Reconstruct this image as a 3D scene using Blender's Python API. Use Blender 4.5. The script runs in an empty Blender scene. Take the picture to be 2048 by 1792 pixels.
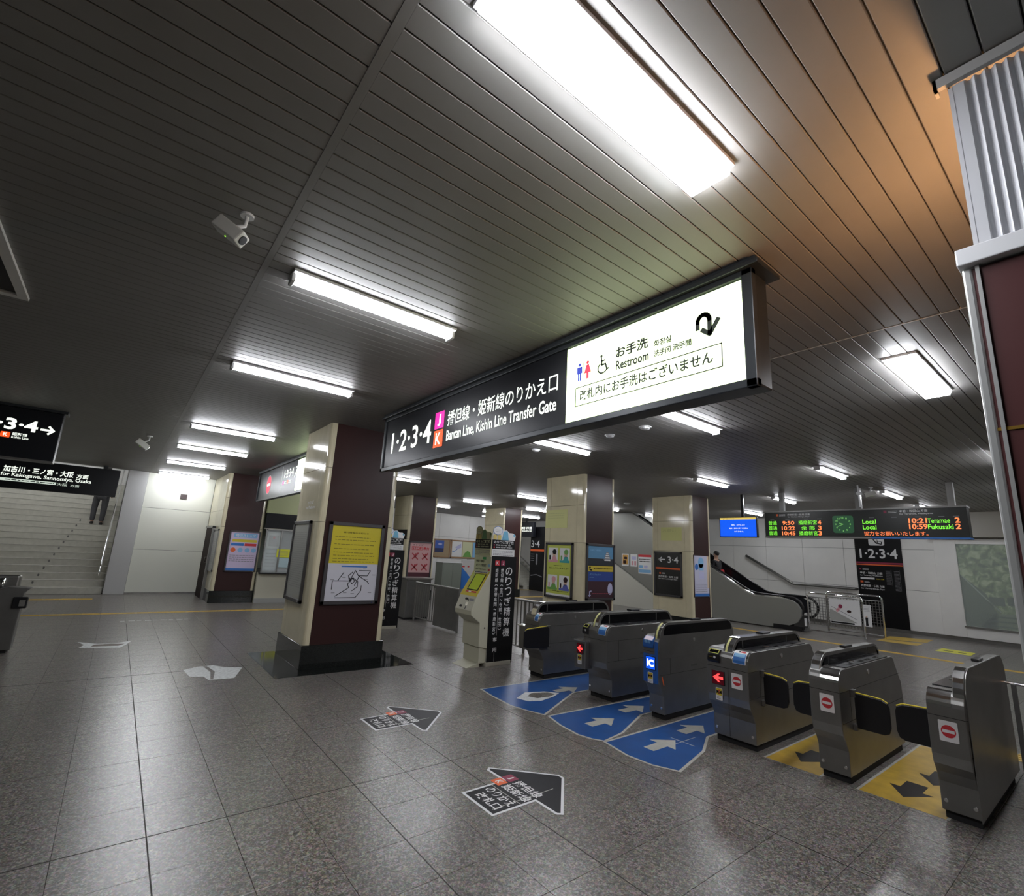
import bpy, bmesh, math, random
from mathutils import Matrix, Vector
random.seed(7)
S = bpy.context.scene
COL = S.collection

# ---------------------------------------------------------------- camera, world, exposure
cd = bpy.data.cameras.new('camera'); cam = bpy.data.objects.new('camera', cd); COL.objects.link(cam)
cd.sensor_fit = 'HORIZONTAL'; cd.sensor_width = 36.0; cd.lens = 17.127; cd.clip_start = 0.05; cd.clip_end = 200
_X = Vector((1263, -279, -974.35)).normalized(); _Y = Vector((-789, -169, -974.35)).normalized(); _Z = _X.cross(_Y).normalized()
_Y = _Z.cross(_X)
cam.matrix_world = Matrix(((_X.x, _X.y, _X.z, 0), (_Y.x, _Y.y, _Y.z, 0), (_Z.x, _Z.y, _Z.z, 1.66), (0, 0, 0, 1)))
S.camera = cam
w = bpy.data.worlds.new('world'); S.world = w; w.use_nodes = True
w.node_tree.nodes['Background'].inputs[0].default_value = (0.6, 0.65, 0.7, 1); w.node_tree.nodes['Background'].inputs[1].default_value = 0.05
S.view_settings.view_transform = 'Standard'; S.view_settings.look = 'None'; S.view_settings.gamma = 1
S.view_settings.use_curve_mapping = False
S.view_settings.exposure = 0.0
LIGHT = 52.0          # radiance of the fluorescent diffusers
SIGN = 2.1           # radiance of the white lit sign face
S.cycles.use_denoising = True
S.cycles.sample_clamp_indirect = 6
S.cycles.max_bounces = 8
S.cycles.diffuse_bounces = 4

# ---------------------------------------------------------------- materials
MATS = {}
def mat(name, col, rough=0.5, metal=0.0, emis=None, es=1.0, coat=0.0, var=0.0, vscale=8.0, bump=0.0, bscale=40.0, spec=0.5, alpha=1.0):
    if name in MATS: return MATS[name]
    m = bpy.data.materials.new(name); m.use_nodes = True
    nt = m.node_tree; b = nt.nodes['Principled BSDF']
    b.inputs['Base Color'].default_value = (*col, 1); b.inputs['Roughness'].default_value = rough
    b.inputs['Metallic'].default_value = metal; b.inputs['Coat Weight'].default_value = coat; b.inputs['Coat Roughness'].default_value = 0.06
    b.inputs['Specular IOR Level'].default_value = spec
    if alpha < 1: b.inputs['Alpha'].default_value = alpha
    if emis:
        b.inputs['Emission Color'].default_value = (*emis, 1); b.inputs['Emission Strength'].default_value = es
    if var or bump:
        g = nt.nodes.new('ShaderNodeNewGeometry'); n = nt.nodes.new('ShaderNodeTexNoise')
        nt.links.new(g.outputs['Position'], n.inputs['Vector']); n.inputs['Scale'].default_value = vscale; n.inputs['Detail'].default_value = 6
        if var:
            r = nt.nodes.new('ShaderNodeValToRGB')
            r.color_ramp.elements[0].position = 0.3; r.color_ramp.elements[1].position = 0.7
            r.color_ramp.elements[0].color = (*[c*(1-var) for c in col], 1); r.color_ramp.elements[1].color = (*[min(1, c*(1+var)) for c in col], 1)
            nt.links.new(n.outputs['Fac'], r.inputs['Fac']); nt.links.new(r.outputs['Color'], b.inputs['Base Color'])
        if bump:
            n2 = nt.nodes.new('ShaderNodeTexNoise'); n2.inputs['Scale'].default_value = bscale
            nt.links.new(g.outputs['Position'], n2.inputs['Vector'])
            bp = nt.nodes.new('ShaderNodeBump'); bp.inputs['Strength'].default_value = bump; bp.inputs['Distance'].default_value = 0.002
            nt.links.new(n2.outputs['Fac'], bp.inputs['Height']); nt.links.new(bp.outputs['Normal'], b.inputs['Normal'])
    MATS[name] = m
    return m

def granite():
    m = bpy.data.materials.new('speckled_granite'); m.use_nodes = True
    nt = m.node_tree; b = nt.nodes['Principled BSDF']; L = nt.links
    g = nt.nodes.new('ShaderNodeNewGeometry')
    n1 = nt.nodes.new('ShaderNodeTexNoise'); n1.inputs['Scale'].default_value = 48; n1.inputs['Detail'].default_value = 3; n1.inputs['Distortion'].default_value = 1.6
    n2 = nt.nodes.new('ShaderNodeTexVoronoi'); n2.inputs['Scale'].default_value = 90; n2.feature = 'F1'
    n3 = nt.nodes.new('ShaderNodeTexNoise'); n3.inputs['Scale'].default_value = 1.3
    oi = nt.nodes.new('ShaderNodeObjectInfo')
    for n in (n1, n2, n3): L.new(g.outputs['Position'], n.inputs['Vector'])
    r = nt.nodes.new('ShaderNodeValToRGB'); e = r.color_ramp.elements
    e[0].position = 0.36; e[0].color = (0.060, 0.053, 0.046, 1); e[1].position = 0.65; e[1].color = (0.36, 0.333, 0.30, 1)
    k = e.new(0.5); k.color = (0.155, 0.142, 0.127, 1)
    L.new(n1.outputs['Fac'], r.inputs['Fac'])
    mx = nt.nodes.new('ShaderNodeMix'); mx.data_type = 'RGBA'; mx.blend_type = 'MULTIPLY'; mx.inputs[0].default_value = 0.35
    L.new(r.outputs['Color'], mx.inputs[6]); L.new(n2.outputs['Color'], mx.inputs[7])
    mr = nt.nodes.new('ShaderNodeMapRange'); mr.inputs[3].default_value = 0.95; mr.inputs[4].default_value = 1.06
    L.new(oi.outputs['Random'], mr.inputs[0])
    m3 = nt.nodes.new('ShaderNodeMapRange'); m3.inputs[1].default_value = .2; m3.inputs[2].default_value = .8; m3.inputs[3].default_value = 0.93; m3.inputs[4].default_value = 1.07
    L.new(n3.outputs['Fac'], m3.inputs[0])
    mm = nt.nodes.new('ShaderNodeMath'); mm.operation = 'MULTIPLY'; L.new(mr.outputs[0], mm.inputs[0]); L.new(m3.outputs[0], mm.inputs[1])
    vm = nt.nodes.new('ShaderNodeVectorMath'); vm.operation = 'SCALE'; L.new(mx.outputs[2], vm.inputs[0]); L.new(mm.outputs[0], vm.inputs['Scale'])
    L.new(vm.outputs[0], b.inputs['Base Color'])
    rr = nt.nodes.new('ShaderNodeMapRange'); rr.inputs[3].default_value = 0.277; rr.inputs[4].default_value = 0.30
    L.new(n3.outputs['Fac'], rr.inputs[0]); L.new(rr.outputs[0], b.inputs['Roughness'])
    bp = nt.nodes.new('ShaderNodeBump'); bp.inputs['Strength'].default_value = 0.05; bp.inputs['Distance'].default_value = 0.001
    L.new(n1.outputs['Fac'], bp.inputs['Height']); L.new(bp.outputs['Normal'], b.inputs['Normal'])
    b.inputs['Specular IOR Level'].default_value = 0.8
    return m
def foliage():
    m = bpy.data.materials.new('painted_foliage'); m.use_nodes = True
    nt = m.node_tree; b = nt.nodes['Principled BSDF']; L = nt.links
    g = nt.nodes.new('ShaderNodeNewGeometry'); n = nt.nodes.new('ShaderNodeTexNoise'); n.inputs['Scale'].default_value = 6; n.inputs['Detail'].default_value = 8
    n.inputs['Distortion'].default_value = 1.0
    L.new(g.outputs['Position'], n.inputs['Vector'])
    r = nt.nodes.new('ShaderNodeValToRGB'); e = r.color_ramp.elements
    e[0].position = .35; e[0].color = (.05, .08, .03, 1); e[1].position = .66; e[1].color = (.50, .58, .34, 1)
    k = e.new(.5); k.color = (.17, .24, .09, 1)
    L.new(n.outputs['Fac'], r.inputs['Fac']); L.new(r.outputs['Color'], b.inputs['Base Color'])
    b.inputs['Coat Weight'].default_value = .6; b.inputs['Roughness'].default_value = .5
    return m
GRAN = granite()
SLAT = mat('painted_aluminium_slat', (0.225, 0.217, 0.208), 0.5, var=0.05, vscale=3)
DARK = mat('shadow_gap', (0.015, 0.014, 0.013), 0.9)
GROUT = mat('dark_grout', (0.05, 0.047, 0.043), 0.8)
CREAM = mat('cream_polished_stone', (0.66, 0.60, 0.42), 0.10, var=0.05, vscale=5)
CREAMY = CREAM
BROWN = mat('dark_brown_enamel_panel', (0.036, 0.015, 0.014), 0.34, bump=0.05, spec=0.28)
MAROON = mat('maroon_enamel_panel', (0.075, 0.022, 0.022), 0.38, bump=0.08)
BGRAN = mat('black_granite', (0.012, 0.014, 0.013), 0.07, var=0.4, vscale=120)
WHITEW = mat('white_wall_panel', (0.80, 0.79, 0.76), 0.32, var=0.03, vscale=2)
GREYW = mat('grey_wall_panel', (0.33, 0.33, 0.31), 0.4, var=0.03, vscale=2)
STEEL = mat('hairline_stainless', (0.26, 0.255, 0.245), 0.36, 0.85, var=0.08, vscale=5, bump=0.05, bscale=90)
STEELD = mat('dull_stainless', (0.20, 0.197, 0.19), 0.42, 0.8, var=0.08, vscale=5)
CHROME = mat('bright_chrome', (0.80, 0.80, 0.80), 0.12, 1.0)
BLACKP = mat('black_plastic', (0.010, 0.010, 0.012), 0.28)
GLASSB = mat('black_smoked_panel', (0.003, 0.003, 0.004), 0.15, spec=0.25)
BASE = mat('black_rubber', (0.008, 0.008, 0.009), 0.7)
SIGNB = mat('sign_black', (0.011, 0.012, 0.016), 0.35, spec=0.3)
SIGNF = mat('sign_frame_dark', (0.035, 0.040, 0.045), 0.35, 0.3)
ALU = mat('frame_grey', (0.075, 0.072, 0.075), 0.4, 0.5)
WHITE = mat('white_print', (0.75, 0.75, 0.75), 0.5)
WPAINT = mat('white_paint', (0.70, 0.71, 0.73), 0.5)
OFFW = mat('off_white_casing', (0.50, 0.49, 0.38), 0.4)
GREYP = mat('grey_print', (0.22, 0.22, 0.24), 0.5)
BLACKI = mat('black_print', (0.006, 0.006, 0.007), 0.5, spec=0.25)
RED = mat('red_print', (0.55, 0.03, 0.04), 0.5)
YEL = mat('yellow_print', (0.62, 0.50, 0.03), 0.5)
LEMON = mat('pale_yellow_paper', (0.62, 0.62, 0.25), 0.5)
BLUE = mat('blue_print', (0.03, 0.16, 0.50), 0.5)
LBLUE = mat('light_blue_print', (0.22, 0.45, 0.70), 0.5)
ORANGE = mat('orange_print', (0.75, 0.13, 0.03), 0.5)
CRIMSON = mat('crimson_print', (0.25, 0.02, 0.06), 0.5)
GREEN = mat('green_print', (0.15, 0.35, 0.08), 0.5)
LIME = mat('lime_print', (0.55, 0.62, 0.12), 0.5)
PINK = mat('pink_print', (0.65, 0.32, 0.35), 0.5)
LILAC = mat('lilac_print', (0.50, 0.50, 0.72), 0.5)
WOOD = mat('light_wood', (0.35, 0.20, 0.10), 0.5, var=.15, vscale=20)
MATB = mat('blue_floor_film', (0.014, 0.075, 0.26), 0.32, var=0.12, vscale=6)
MATY = mat('yellow_floor_film', (0.48, 0.31, 0.035), 0.40, var=0.18, vscale=7)
MATW = mat('white_floor_film', (0.42, 0.42, 0.38), 0.4, var=0.1, vscale=12)
MATK = mat('black_floor_film', (0.008, 0.008, 0.011), 0.45, var=0.2, vscale=10, spec=0.25)
WORN = mat('torn_film', (0.60, 0.62, 0.62), 0.4, var=0.2, vscale=30)
TACT = mat('yellow_tactile', (0.50, 0.34, 0.07), 0.5, var=0.1, vscale=9)
TUBE = mat('lit_diffuser', (0.9, 0.9, 0.9), 0.5, emis=(0.93, 0.95, 1.0), es=LIGHT)
LITW = mat('lit_white_panel', (0.9, 0.9, 0.9), 0.3, emis=(0.80, 1.0, 0.52), es=SIGN)
LITL = mat('lit_white_letters', (0.8, 0.8, 0.8), 0.4, emis=(0.93, 1.0, 0.88), es=1.1)
LITD = mat('dim_lit_letters', (0.8, 0.8, 0.8), 0.4, emis=(0.85, 1.0, 0.85), es=0.62)
SINK = mat('sign_ink', (0.035, 0.045, 0.035), 0.5)
SBLUE = mat('lit_blue_pictogram', (0.02, 0.03, 0.3), 0.5, emis=(0.02, 0.04, 0.45), es=1)
SRED = mat('lit_red_pictogram', (0.5, 0.02, 0.05), 0.5, emis=(0.8, 0.03, 0.08), es=1)
MAGE = mat('lit_magenta', (0.6, 0.0, 0.3), 0.4, emis=(0.80, 0.01, 0.38), es=1)
ORNG = mat('lit_orange', (0.7, 0.1, 0.02), 0.4, emis=(0.95, 0.10, 0.015), es=1)
LEDG = mat('led_green', (0.1, 0.3, 0.05), 0.5, emis=(0.22, 0.95, 0.04), es=1.1)
LEDO = mat('led_orange', (0.4, 0.1, 0.05), 0.5, emis=(1.0, 0.22, 0.06), es=1.3)
LEDR = mat('led_red_arrow', (0.4, 0.02, 0.02), 0.5, emis=(1.0, 0.06, 0.06), es=1.6)
LEDBK = mat('led_dark_red_field', (0.03, 0.0, 0.0), 0.4, emis=(0.06, 0.0, 0.004), es=0.6)
SCRB = mat('lit_blue_screen', (0.0, 0.05, 0.5), 0.4, emis=(0.003, 0.09, 0.75), es=1.1)
SCRW = mat('lit_screen_white', (0.8, 0.8, 0.8), 0.4, emis=(0.9, 0.95, 1.0), es=1.2)
SCRG = mat('touch_screen_olive', (0.12, 0.15, 0.02), 0.15, emis=(0.16, 0.20, 0.02), es=0.7)
CLOCKG = mat('clock_dark_green', (0.01, 0.05, 0.02), 0.4, emis=(0.01, 0.05, 0.02), es=0.8)
CLOCKL = mat('clock_green_marks', (0.1, 0.3, 0.08), 0.4, emis=(0.2, 0.5, 0.12), es=0.8)
FOL = foliage()

# ---------------------------------------------------------------- mesh helpers (all shapes are given in world metres)
class M:
    def __init__(s): s.v = []; s.f = []
    def add(s, vs, fs):
        n = len(s.v); s.v += [tuple(v) for v in vs]; s.f += [tuple(i+n for i in f) for f in fs]; return s
    def box(s, x0, x1, y0, y1, z0, z1):
        x0, x1 = sorted((x0, x1)); y0, y1 = sorted((y0, y1)); z0, z1 = sorted((z0, z1))
        return s.add([(x0,y0,z0),(x1,y0,z0),(x1,y1,z0),(x0,y1,z0),(x0,y0,z1),(x1,y0,z1),(x1,y1,z1),(x0,y1,z1)],
                     [(0,3,2,1),(4,5,6,7),(0,1,5,4),(1,2,6,5),(2,3,7,6),(3,0,4,7)])
    def prism(s, pts, axis, a, b):
        """extrude a 2D outline along axis ('x': pts are (y,z); 'y': (x,z); 'z': (x,y)) from a to b"""
        def P(p, t):
            return {'x': (t, p[0], p[1]), 'y': (p[0], t, p[1]), 'z': (p[0], p[1], t)}[axis]
        ar = sum(pts[i][0]*pts[(i+1) % len(pts)][1]-pts[(i+1) % len(pts)][0]*pts[i][1] for i in range(len(pts)))
        if (ar < 0) != (axis == 'y') : pts = pts[::-1]
        if a > b: a, b = b, a
        n = len(pts)
        vs = [P(p, a) for p in pts]+[P(p, b) for p in pts]
        fs = [tuple(range(n))[::-1], tuple(range(n, 2*n))]+[(i, (i+1) % n, n+(i+1) % n, n+i) for i in range(n)]
        return s.add(vs, fs)
    def tube(s, pts, r, n=10, cap=True):
        pts = [Vector(p) for p in pts]; rings = []; up = None
        for i, p in enumerate(pts):
            d = (pts[min(i+1, len(pts)-1)]-pts[max(i-1, 0)]).normalized()
            if up is None:
                up = Vector((0, 0, 1)) if abs(d.z) < .9 else Vector((1, 0, 0))
            a = d.cross(up).normalized(); c = a.cross(d).normalized(); up = c
            rr = r[i] if isinstance(r, (list, tuple)) else r
            rings.append([p+(a*math.cos(t)+c*math.sin(t))*rr for t in [2*math.pi*k/n for k in range(n)]])
        vs = [v for ring in rings for v in ring]; fs = []
        for i in range(len(pts)-1):
            for k in range(n):
                fs.append((i*n+k, i*n+(k+1) % n, (i+1)*n+(k+1) % n, (i+1)*n+k))
        if cap: fs += [tuple(range(n))[::-1], tuple(range((len(pts)-1)*n, len(pts)*n))]
        return s.add(vs, fs)
    def ball(s, c, rx, ry, rz, n=12, m=8):
        vs = [(c[0], c[1], c[2]-rz)]
        for j in range(1, m):
            ph = -math.pi/2+math.pi*j/m
            for i in range(n):
                t = 2*math.pi*i/n; vs.append((c[0]+rx*math.cos(ph)*math.cos(t), c[1]+ry*math.cos(ph)*math.sin(t), c[2]+rz*math.sin(ph)))
        vs.append((c[0], c[1], c[2]+rz)); fs = []
        for i in range(n): fs.append((0, 1+(i+1) % n, 1+i))
        for j in range(m-2):
            for i in range(n):
                a = 1+j*n+i; b = 1+j*n+(i+1) % n; fs.append((a, b, b+n, a+n))
        for i in range(n): fs.append((len(vs)-1, 1+(m-2)*n+i, 1+(m-2)*n+(i+1) % n))
        return s.add(vs, fs)

def wloc(o):
    p = Vector((0, 0, 0))
    while o is not None: p = p+o.location; o = o.parent
    return p
def mesh_from(mb, name, off, material):
    me = bpy.data.meshes.new(name)
    me.from_pydata([(v[0]-off.x, v[1]-off.y, v[2]-off.z) for v in mb.v], [], mb.f)
    me.materials.append(material); me.update()
    return me
def obj(name, mb, material, parent=None, bevel=0.0, smooth=False, label=None, seg=2, fixn=False):
    if parent is None:
        xs = [v[0] for v in mb.v]; ys = [v[1] for v in mb.v]; zs = [v[2] for v in mb.v]
        off = Vector(((min(xs)+max(xs))/2, (min(ys)+max(ys))/2, min(zs)))
    else: off = wloc(parent)
    me = mesh_from(mb, name, off, material)
    if fixn:
        bm = bmesh.new(); bm.from_mesh(me); bmesh.ops.recalc_face_normals(bm, faces=bm.faces); bm.to_mesh(me); bm.free()
    if smooth:
        for p in me.polygons: p.use_smooth = True
    o = bpy.data.objects.new(name, me); COL.objects.link(o)
    if parent is None: o.location = off
    else: o.parent = parent
    if bevel:
        b = o.modifiers.new('bevel', 'BEVEL'); b.width = bevel; b.segments = seg; b.limit_method = 'ANGLE'; b.angle_limit = math.radians(40)
    if label: o['label'] = label
    return o
def thing(name, label, cat, loc=(0, 0, 0), group=None):
    o = bpy.data.objects.new(name, None); COL.objects.link(o); o.location = loc; o.empty_display_size = .1
    o['label'] = label; o['category'] = cat
    if group: o['group'] = group
    return o
def tag(o, label, cat, group=None, kind=None):
    o['label'] = label; o['category'] = cat
    if group: o['group'] = group
    if kind: o['kind'] = kind
    return o
def struct(name, mb, material, bevel=0.0, label=None):
    o = obj(name, mb, material, None, bevel); o['kind'] = 'structure'
    if label: o['label'] = label
    return o
def dup(root, loc, label=None):
    r = root.copy(); COL.objects.link(r); r.location = loc
    if label: r['label'] = label
    for ch in list(root.children):
        c = ch.copy(); COL.objects.link(c); c.parent = r
        for g in ch.children:
            d = g.copy(); COL.objects.link(d); d.parent = c
    return r

# ---------------------------------------------------------------- flat print and lettering
_TC = {}
def text_mesh(body, bold):
    k = (body, bold)
    if k not in _TC:
        c = bpy.data.curves.new('t', 'FONT'); c.body = body; c.resolution_u = 3; c.offset = bold
        o = bpy.data.objects.new('t', c); COL.objects.link(o)
        dg = bpy.context.evaluated_depsgraph_get(); dg.update()
        me = bpy.data.meshes.new_from_object(o.evaluated_get(dg))
        vs = [(v.co.x, v.co.y) for v in me.vertices]; fs = [tuple(p.vertices) for p in me.polygons]
        bpy.data.objects.remove(o); bpy.data.curves.remove(c); bpy.data.meshes.remove(me)
        x0 = min(v[0] for v in vs); x1 = max(v[0] for v in vs); y0 = min(v[1] for v in vs); y1 = max(v[1] for v in vs)
        _TC[k] = ([((v[0]-x0)/(x1-x0), (v[1]-y0)/(y1-y0)) for v in vs], fs)
    return _TC[k]
JOINED = ('print', 'pictogram', 'arrow', 'lines', 'small_lettering', 'station_list', 'lettering', 'figure', 'drawing', 'numerals', 'ring', 'hands')
class Art:
    """print on a plane: o = lower left corner (world), u = to the right, v = up, n = outwards"""
    def __init__(s, parent, o, u, v, step=0.0012):
        s.p = parent; s.o = Vector(o); s.u = Vector(u).normalized(); s.v = Vector(v).normalized(); s.n = s.u.cross(s.v); s.g = {}; s.step = step
    def _g(s, name, m, own=False):
        if own or not any(q in name for q in JOINED):
            s.c = getattr(s, 'c', 0)+1; return s.g.setdefault((name, s.c), (M(), m))[0]
        return s.g.setdefault((name, m.name), (M(), m))[0]
    def P(s, a, b, k): return s.o+s.u*a+s.v*b+s.n*(s.step*(k+1))
    def poly(s, name, m, pts, k=0):
        ar = sum(pts[i][0]*pts[(i+1) % len(pts)][1]-pts[(i+1) % len(pts)][0]*pts[i][1] for i in range(len(pts)))
        if ar < 0: pts = pts[::-1]
        s._g(name, m).add([s.P(a, b, k) for a, b in pts], [tuple(range(len(pts)))]); return s
    def rect(s, name, m, a0, b0, a1, b1, k=0, r=0):
        if a0 > a1: a0, a1 = a1, a0
        if b0 > b1: b0, b1 = b1, b0
        if r:
            pts = []
            for cx, cy, t0 in ((a1-r, b0+r, -90), (a1-r, b1-r, 0), (a0+r, b1-r, 90), (a0+r, b0+r, 180)):
                for i in range(5):
                    t = math.radians(t0+i*22.5); pts.append((cx+r*math.cos(t), cy+r*math.sin(t)))
        else: pts = [(a0, b0), (a1, b0), (a1, b1), (a0, b1)]
        return s.poly(name, m, pts, k)
    def disc(s, name, m, a, b, r, k=0, ry=None, n=24):
        ry = ry or r
        return s.poly(name, m, [(a+r*math.cos(2*math.pi*i/n), b+ry*math.sin(2*math.pi*i/n)) for i in range(n)], k)
    def line(s, name, m, pts, wd, k=0):
        for (a0, b0), (a1, b1) in zip(pts, pts[1:]):
            dx, dy = a1-a0, b1-b0; l = math.hypot(dx, dy) or 1; nx, ny = -dy/l*wd/2, dx/l*wd/2; ex, ey = dx/l*wd*.3, dy/l*wd*.3
            s.poly(name, m, [(a0+nx-ex, b0+ny-ey), (a0-nx-ex, b0-ny-ey), (a1-nx+ex, b1-ny+ey), (a1+nx+ex, b1+ny+ey)], k)
        return s
    def outline(s, name, m, a0, b0, a1, b1, wd, k=0):
        s.rect(name, m, a0, b0, a1, b0+wd, k); s.rect(name, m, a0, b1-wd, a1, b1, k)
        s.rect(name, m, a0, b0, a0+wd, b1, k); return s.rect(name, m, a1-wd, b0, a1, b1, k)
    def text(s, name, m, body, a, b, wd, h, k=1, bold=0.0):
        vs, fs = text_mesh(body, bold)
        s._g(name, m, True).add([s.P(a+x*wd, b+y*h, k) for x, y in vs], fs); return s
    def lines(s, name, m, a0, b0, a1, b1, n, k=1, fill=.5):
        """n rows of small word blocks standing for print too small to read"""
        rnd = random.Random(int((a0+b0+a1)*1000)+n)
        dh = (b1-b0)/n
        for i in range(n):
            b = b1-(i+1)*dh+dh*.25; a = a0
            while a < a1-0.01:
                wd = rnd.uniform(.02, .06)*(a1-a0)*2
                e = min(a+wd, a1)
                s.rect(name, m, a, b, e, b+dh*fill, k); a = e+(a1-a0)*.02
            if False: pass
        return s
    def done(s):
        for (name, _), (mb, m) in s.g.items(): obj(name, mb, m, s.p)
        s.g = {}
XU, XV = (0, -1, 0), (0, 0, 1)      # planes that face -x: right is -y
YU, YV = (1, 0, 0), (0, 0, 1)       # planes that face -y

ZC = 3.42

# ================================================================ FLOOR
fl = struct('floor', M().box(-6, 20, -4, 26, -0.12, -0.004), GROUT)
P0X, P0Y, T = 0.02, 3.68, 0.4
tp = M()
def tile_geo(mb, x0, x1, y0, y1, z1=0.0, c=0.0022):
    mb.add([(x0, y0, -.006), (x1, y0, -.006), (x1, y1, -.006), (x0, y1, -.006), (x0, y0, z1-c), (x1, y0, z1-c), (x1, y1, z1-c), (x0, y1, z1-c),
            (x0+c, y0+c, z1), (x1-c, y0+c, z1), (x1-c, y1-c, z1), (x0+c, y1-c, z1)],
           [(0,1,5,4),(1,2,6,5),(2,3,7,6),(3,0,4,7),(4,5,9,8),(5,6,10,9),(6,7,11,10),(7,4,8,11),(8,9,10,11)])
tile_geo(tp, 0.0009, T-0.0009, 0.0009, T-0.0009, 0.0, 0.0012)
tme = mesh_from(tp, 'tile', Vector((0, 0, 0)), GRAN)
cells = []
for i in range(-16, 50):
    for j in range(-19, 56):
        x = P0X+i*T; y = P0Y+j*T
        if y > 17.5 and x < .4: continue
        cells.append((i, j, x, y))
def near(c):
    x, y = c[2]+.2, c[3]+.2
    inside = (y-.05) > 0 and x > -.1*y-.35 and x*0.9+y > 1.3 and y > .62*x-2.6
    d = math.hypot(x, y)
    return (0 if inside else 1, d)
cells.sort(key=near)
rest = M()
for n, (i, j, x, y) in enumerate(cells):
    if n < 290:
        t = bpy.data.objects.new('tile', tme); COL.objects.link(t); t.parent = fl; t.location = Vector((x, y, 0))-fl.location
        t.location.z -= random.uniform(0, .0006)
    else: tile_geo(rest, x+.0011, x+T-.0011, y+.0011, y+T-.0011, 0, .0015)
o = obj('tile_field', rest, GRAN, fl); o['kind'] = 'stuff'

for xx in (-1.18, .42, 1.62, 2.42, 3.62, 5.62): obj('expansion_joint', M().box(xx-.0032, xx+.0032, -2, 12, -.003, .0006), GROUT, fl)
for yy in (.48, 3.68, 7.68): obj('expansion_joint', M().box(-3, 8, yy-.0028, yy+.0028, -.003, .0006), GROUT, fl)

# ================================================================ CEILING
cl = struct('ceiling', M().box(-6, 20, -4, 17.6, ZC+.012, ZC+.15).box(.02, 20, 17.6, 26, ZC+.012, ZC+.15), DARK)
SP = 0.1035; SY0 = 1.25
zones = [(-6.0, 0.435, 0, 'a'), (0.475, 4.14, -.012, 'b'), (4.155, 20.0, 0.0, 'c')]
restS = M()
def slat_geo(mb, x0, x1, y0, y1):
    c = .003
    mb.add([(x0, y0, ZC+.012), (x1, y0, ZC+.012), (x1, y1, ZC+.012), (x0, y1, ZC+.012), (x0, y0, ZC+c), (x1, y0, ZC+c), (x1, y1, ZC+c), (x0, y1, ZC+c),
            (x0, y0+c, ZC), (x1, y0+c, ZC), (x1, y1-c, ZC), (x0, y1-c, ZC)],
           [(0,4,5,1),(1,5,6,2),(2,6,7,3),(3,7,4,0),(4,8,9,5),(5,9,10,6),(6,10,11,7),(7,11,8,4),(8,11,10,9)])
HATCH = (-6.0, -.86, 3.0, 5.15)
for x0, x1, dy, nm in zones:
    g = M(); slat_geo(g, x0, x1, 0.0025, SP-.0025)
    sme = mesh_from(g, 'slat', Vector((x0, 0, 0)), SLAT)
    if nm == 'a': g2 = M(); slat_geo(g2, HATCH[1], x1, 0.0025, SP-.0025); sme2 = mesh_from(g2, 'slat', Vector((HATCH[1], 0, 0)), SLAT)
    for j in range(-50, 218):
        y = SY0+dy+j*SP
        ha = nm == 'a' and HATCH[2]-SP < y < HATCH[3]
        if y < 24 and {'a': 0.2, 'b': 0.0, 'c': 0.0}[nm] < y < {'a': 9.0, 'b': 9.6, 'c': 10.6}[nm]:
            t = bpy.data.objects.new('slat', sme2 if ha else sme); COL.objects.link(t); t.parent = cl
            t.location = Vector((HATCH[1] if ha else x0, y, 0))-cl.location
        else: slat_geo(restS, HATCH[1] if ha else (.02 if nm == 'a' and y > 17.5 else x0), x1, y+.0025, y+SP-.0025)
o = obj('slat_field', restS, SLAT, cl); o['kind'] = 'stuff'
for i, (a, b) in enumerate(((0.436, 0.474), (4.141, 4.154))):
    o = obj('joint_strip', M().box(a, b, -4, 24, ZC-.001, ZC+.01), SLAT if i == 0 else WHITEW, cl)
# recess in the ceiling at the left
hz = M(); hz.box(-6, -.9, 3.0, 5.10, ZC+.6, ZC+.65).box(-.9, -.86, 3.0, 5.15, ZC-.01, ZC+.6).box(-6, -.9, 5.10, 5.15, ZC-.01, ZC+.6).box(-6, -.9, 2.95, 3.0, ZC, ZC+.6)
cl.data.materials[0] = DARK
struct('trim_1', M().box(-.915, -.855, 2.9, 5.16, ZC-.025, ZC+.005).box(-6, -.915, 5.10, 5.16, ZC-.025, ZC+.005), WHITEW, label='pale frame round the dark recess in the ceiling')
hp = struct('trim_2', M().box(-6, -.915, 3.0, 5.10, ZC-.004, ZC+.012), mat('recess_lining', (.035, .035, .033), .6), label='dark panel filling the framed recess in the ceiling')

# ================================================================ WALLS
def panel_wall(name, axis, c, a0, a1, na, zs, m, depth=.02, th=.15, back=GROUT):
    """wall of panels; axis 'x': plane x=c facing -x, spans y a0..a1; 'y': plane y=c facing -y, spans x"""
    z0, z1 = zs[0], zs[-1]
    if axis == 'x': w_ = struct(name, M().box(c+depth, c+th, a0, a1, z0, z1), back)
    else: w_ = struct(name, M().box(a0, a1, c+depth, c+th, z0, z1), back)
    st = (a1-a0)/na; g = .004
    for i in range(na):
        for z_0, z_1 in zip(zs, zs[1:]):
            p0, p1 = a0+i*st+g, a0+(i+1)*st-g
            if axis == 'x': obj('wall_panel', M().box(c, c+depth, p0, p1, z_0+g, z_1-g), m, w_, bevel=.002, seg=1)
            else: obj('wall_panel', M().box(p0, p1, c, c+depth, z_0+g, z_1-g), m, w_, bevel=.002, seg=1)
    return w_
XW = 18.4
def WY(y): return y*XW/19.0
def WZ(z): return 1.66+(z-1.66)*XW/19.0
panel_wall('wall_right', 'x', XW, WY(-.2), WY(17.4), 14, [.09, WZ(1.21), WZ(2.42), ZC], WHITEW)
struct('baseboard_right', M().box(XW-.02, XW+.05, -4, 17, 0, .09), STEEL)
struct('wall_right_near', M().box(XW, XW+.15, -4, WY(-.2), 0, ZC), WHITEW)
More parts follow.
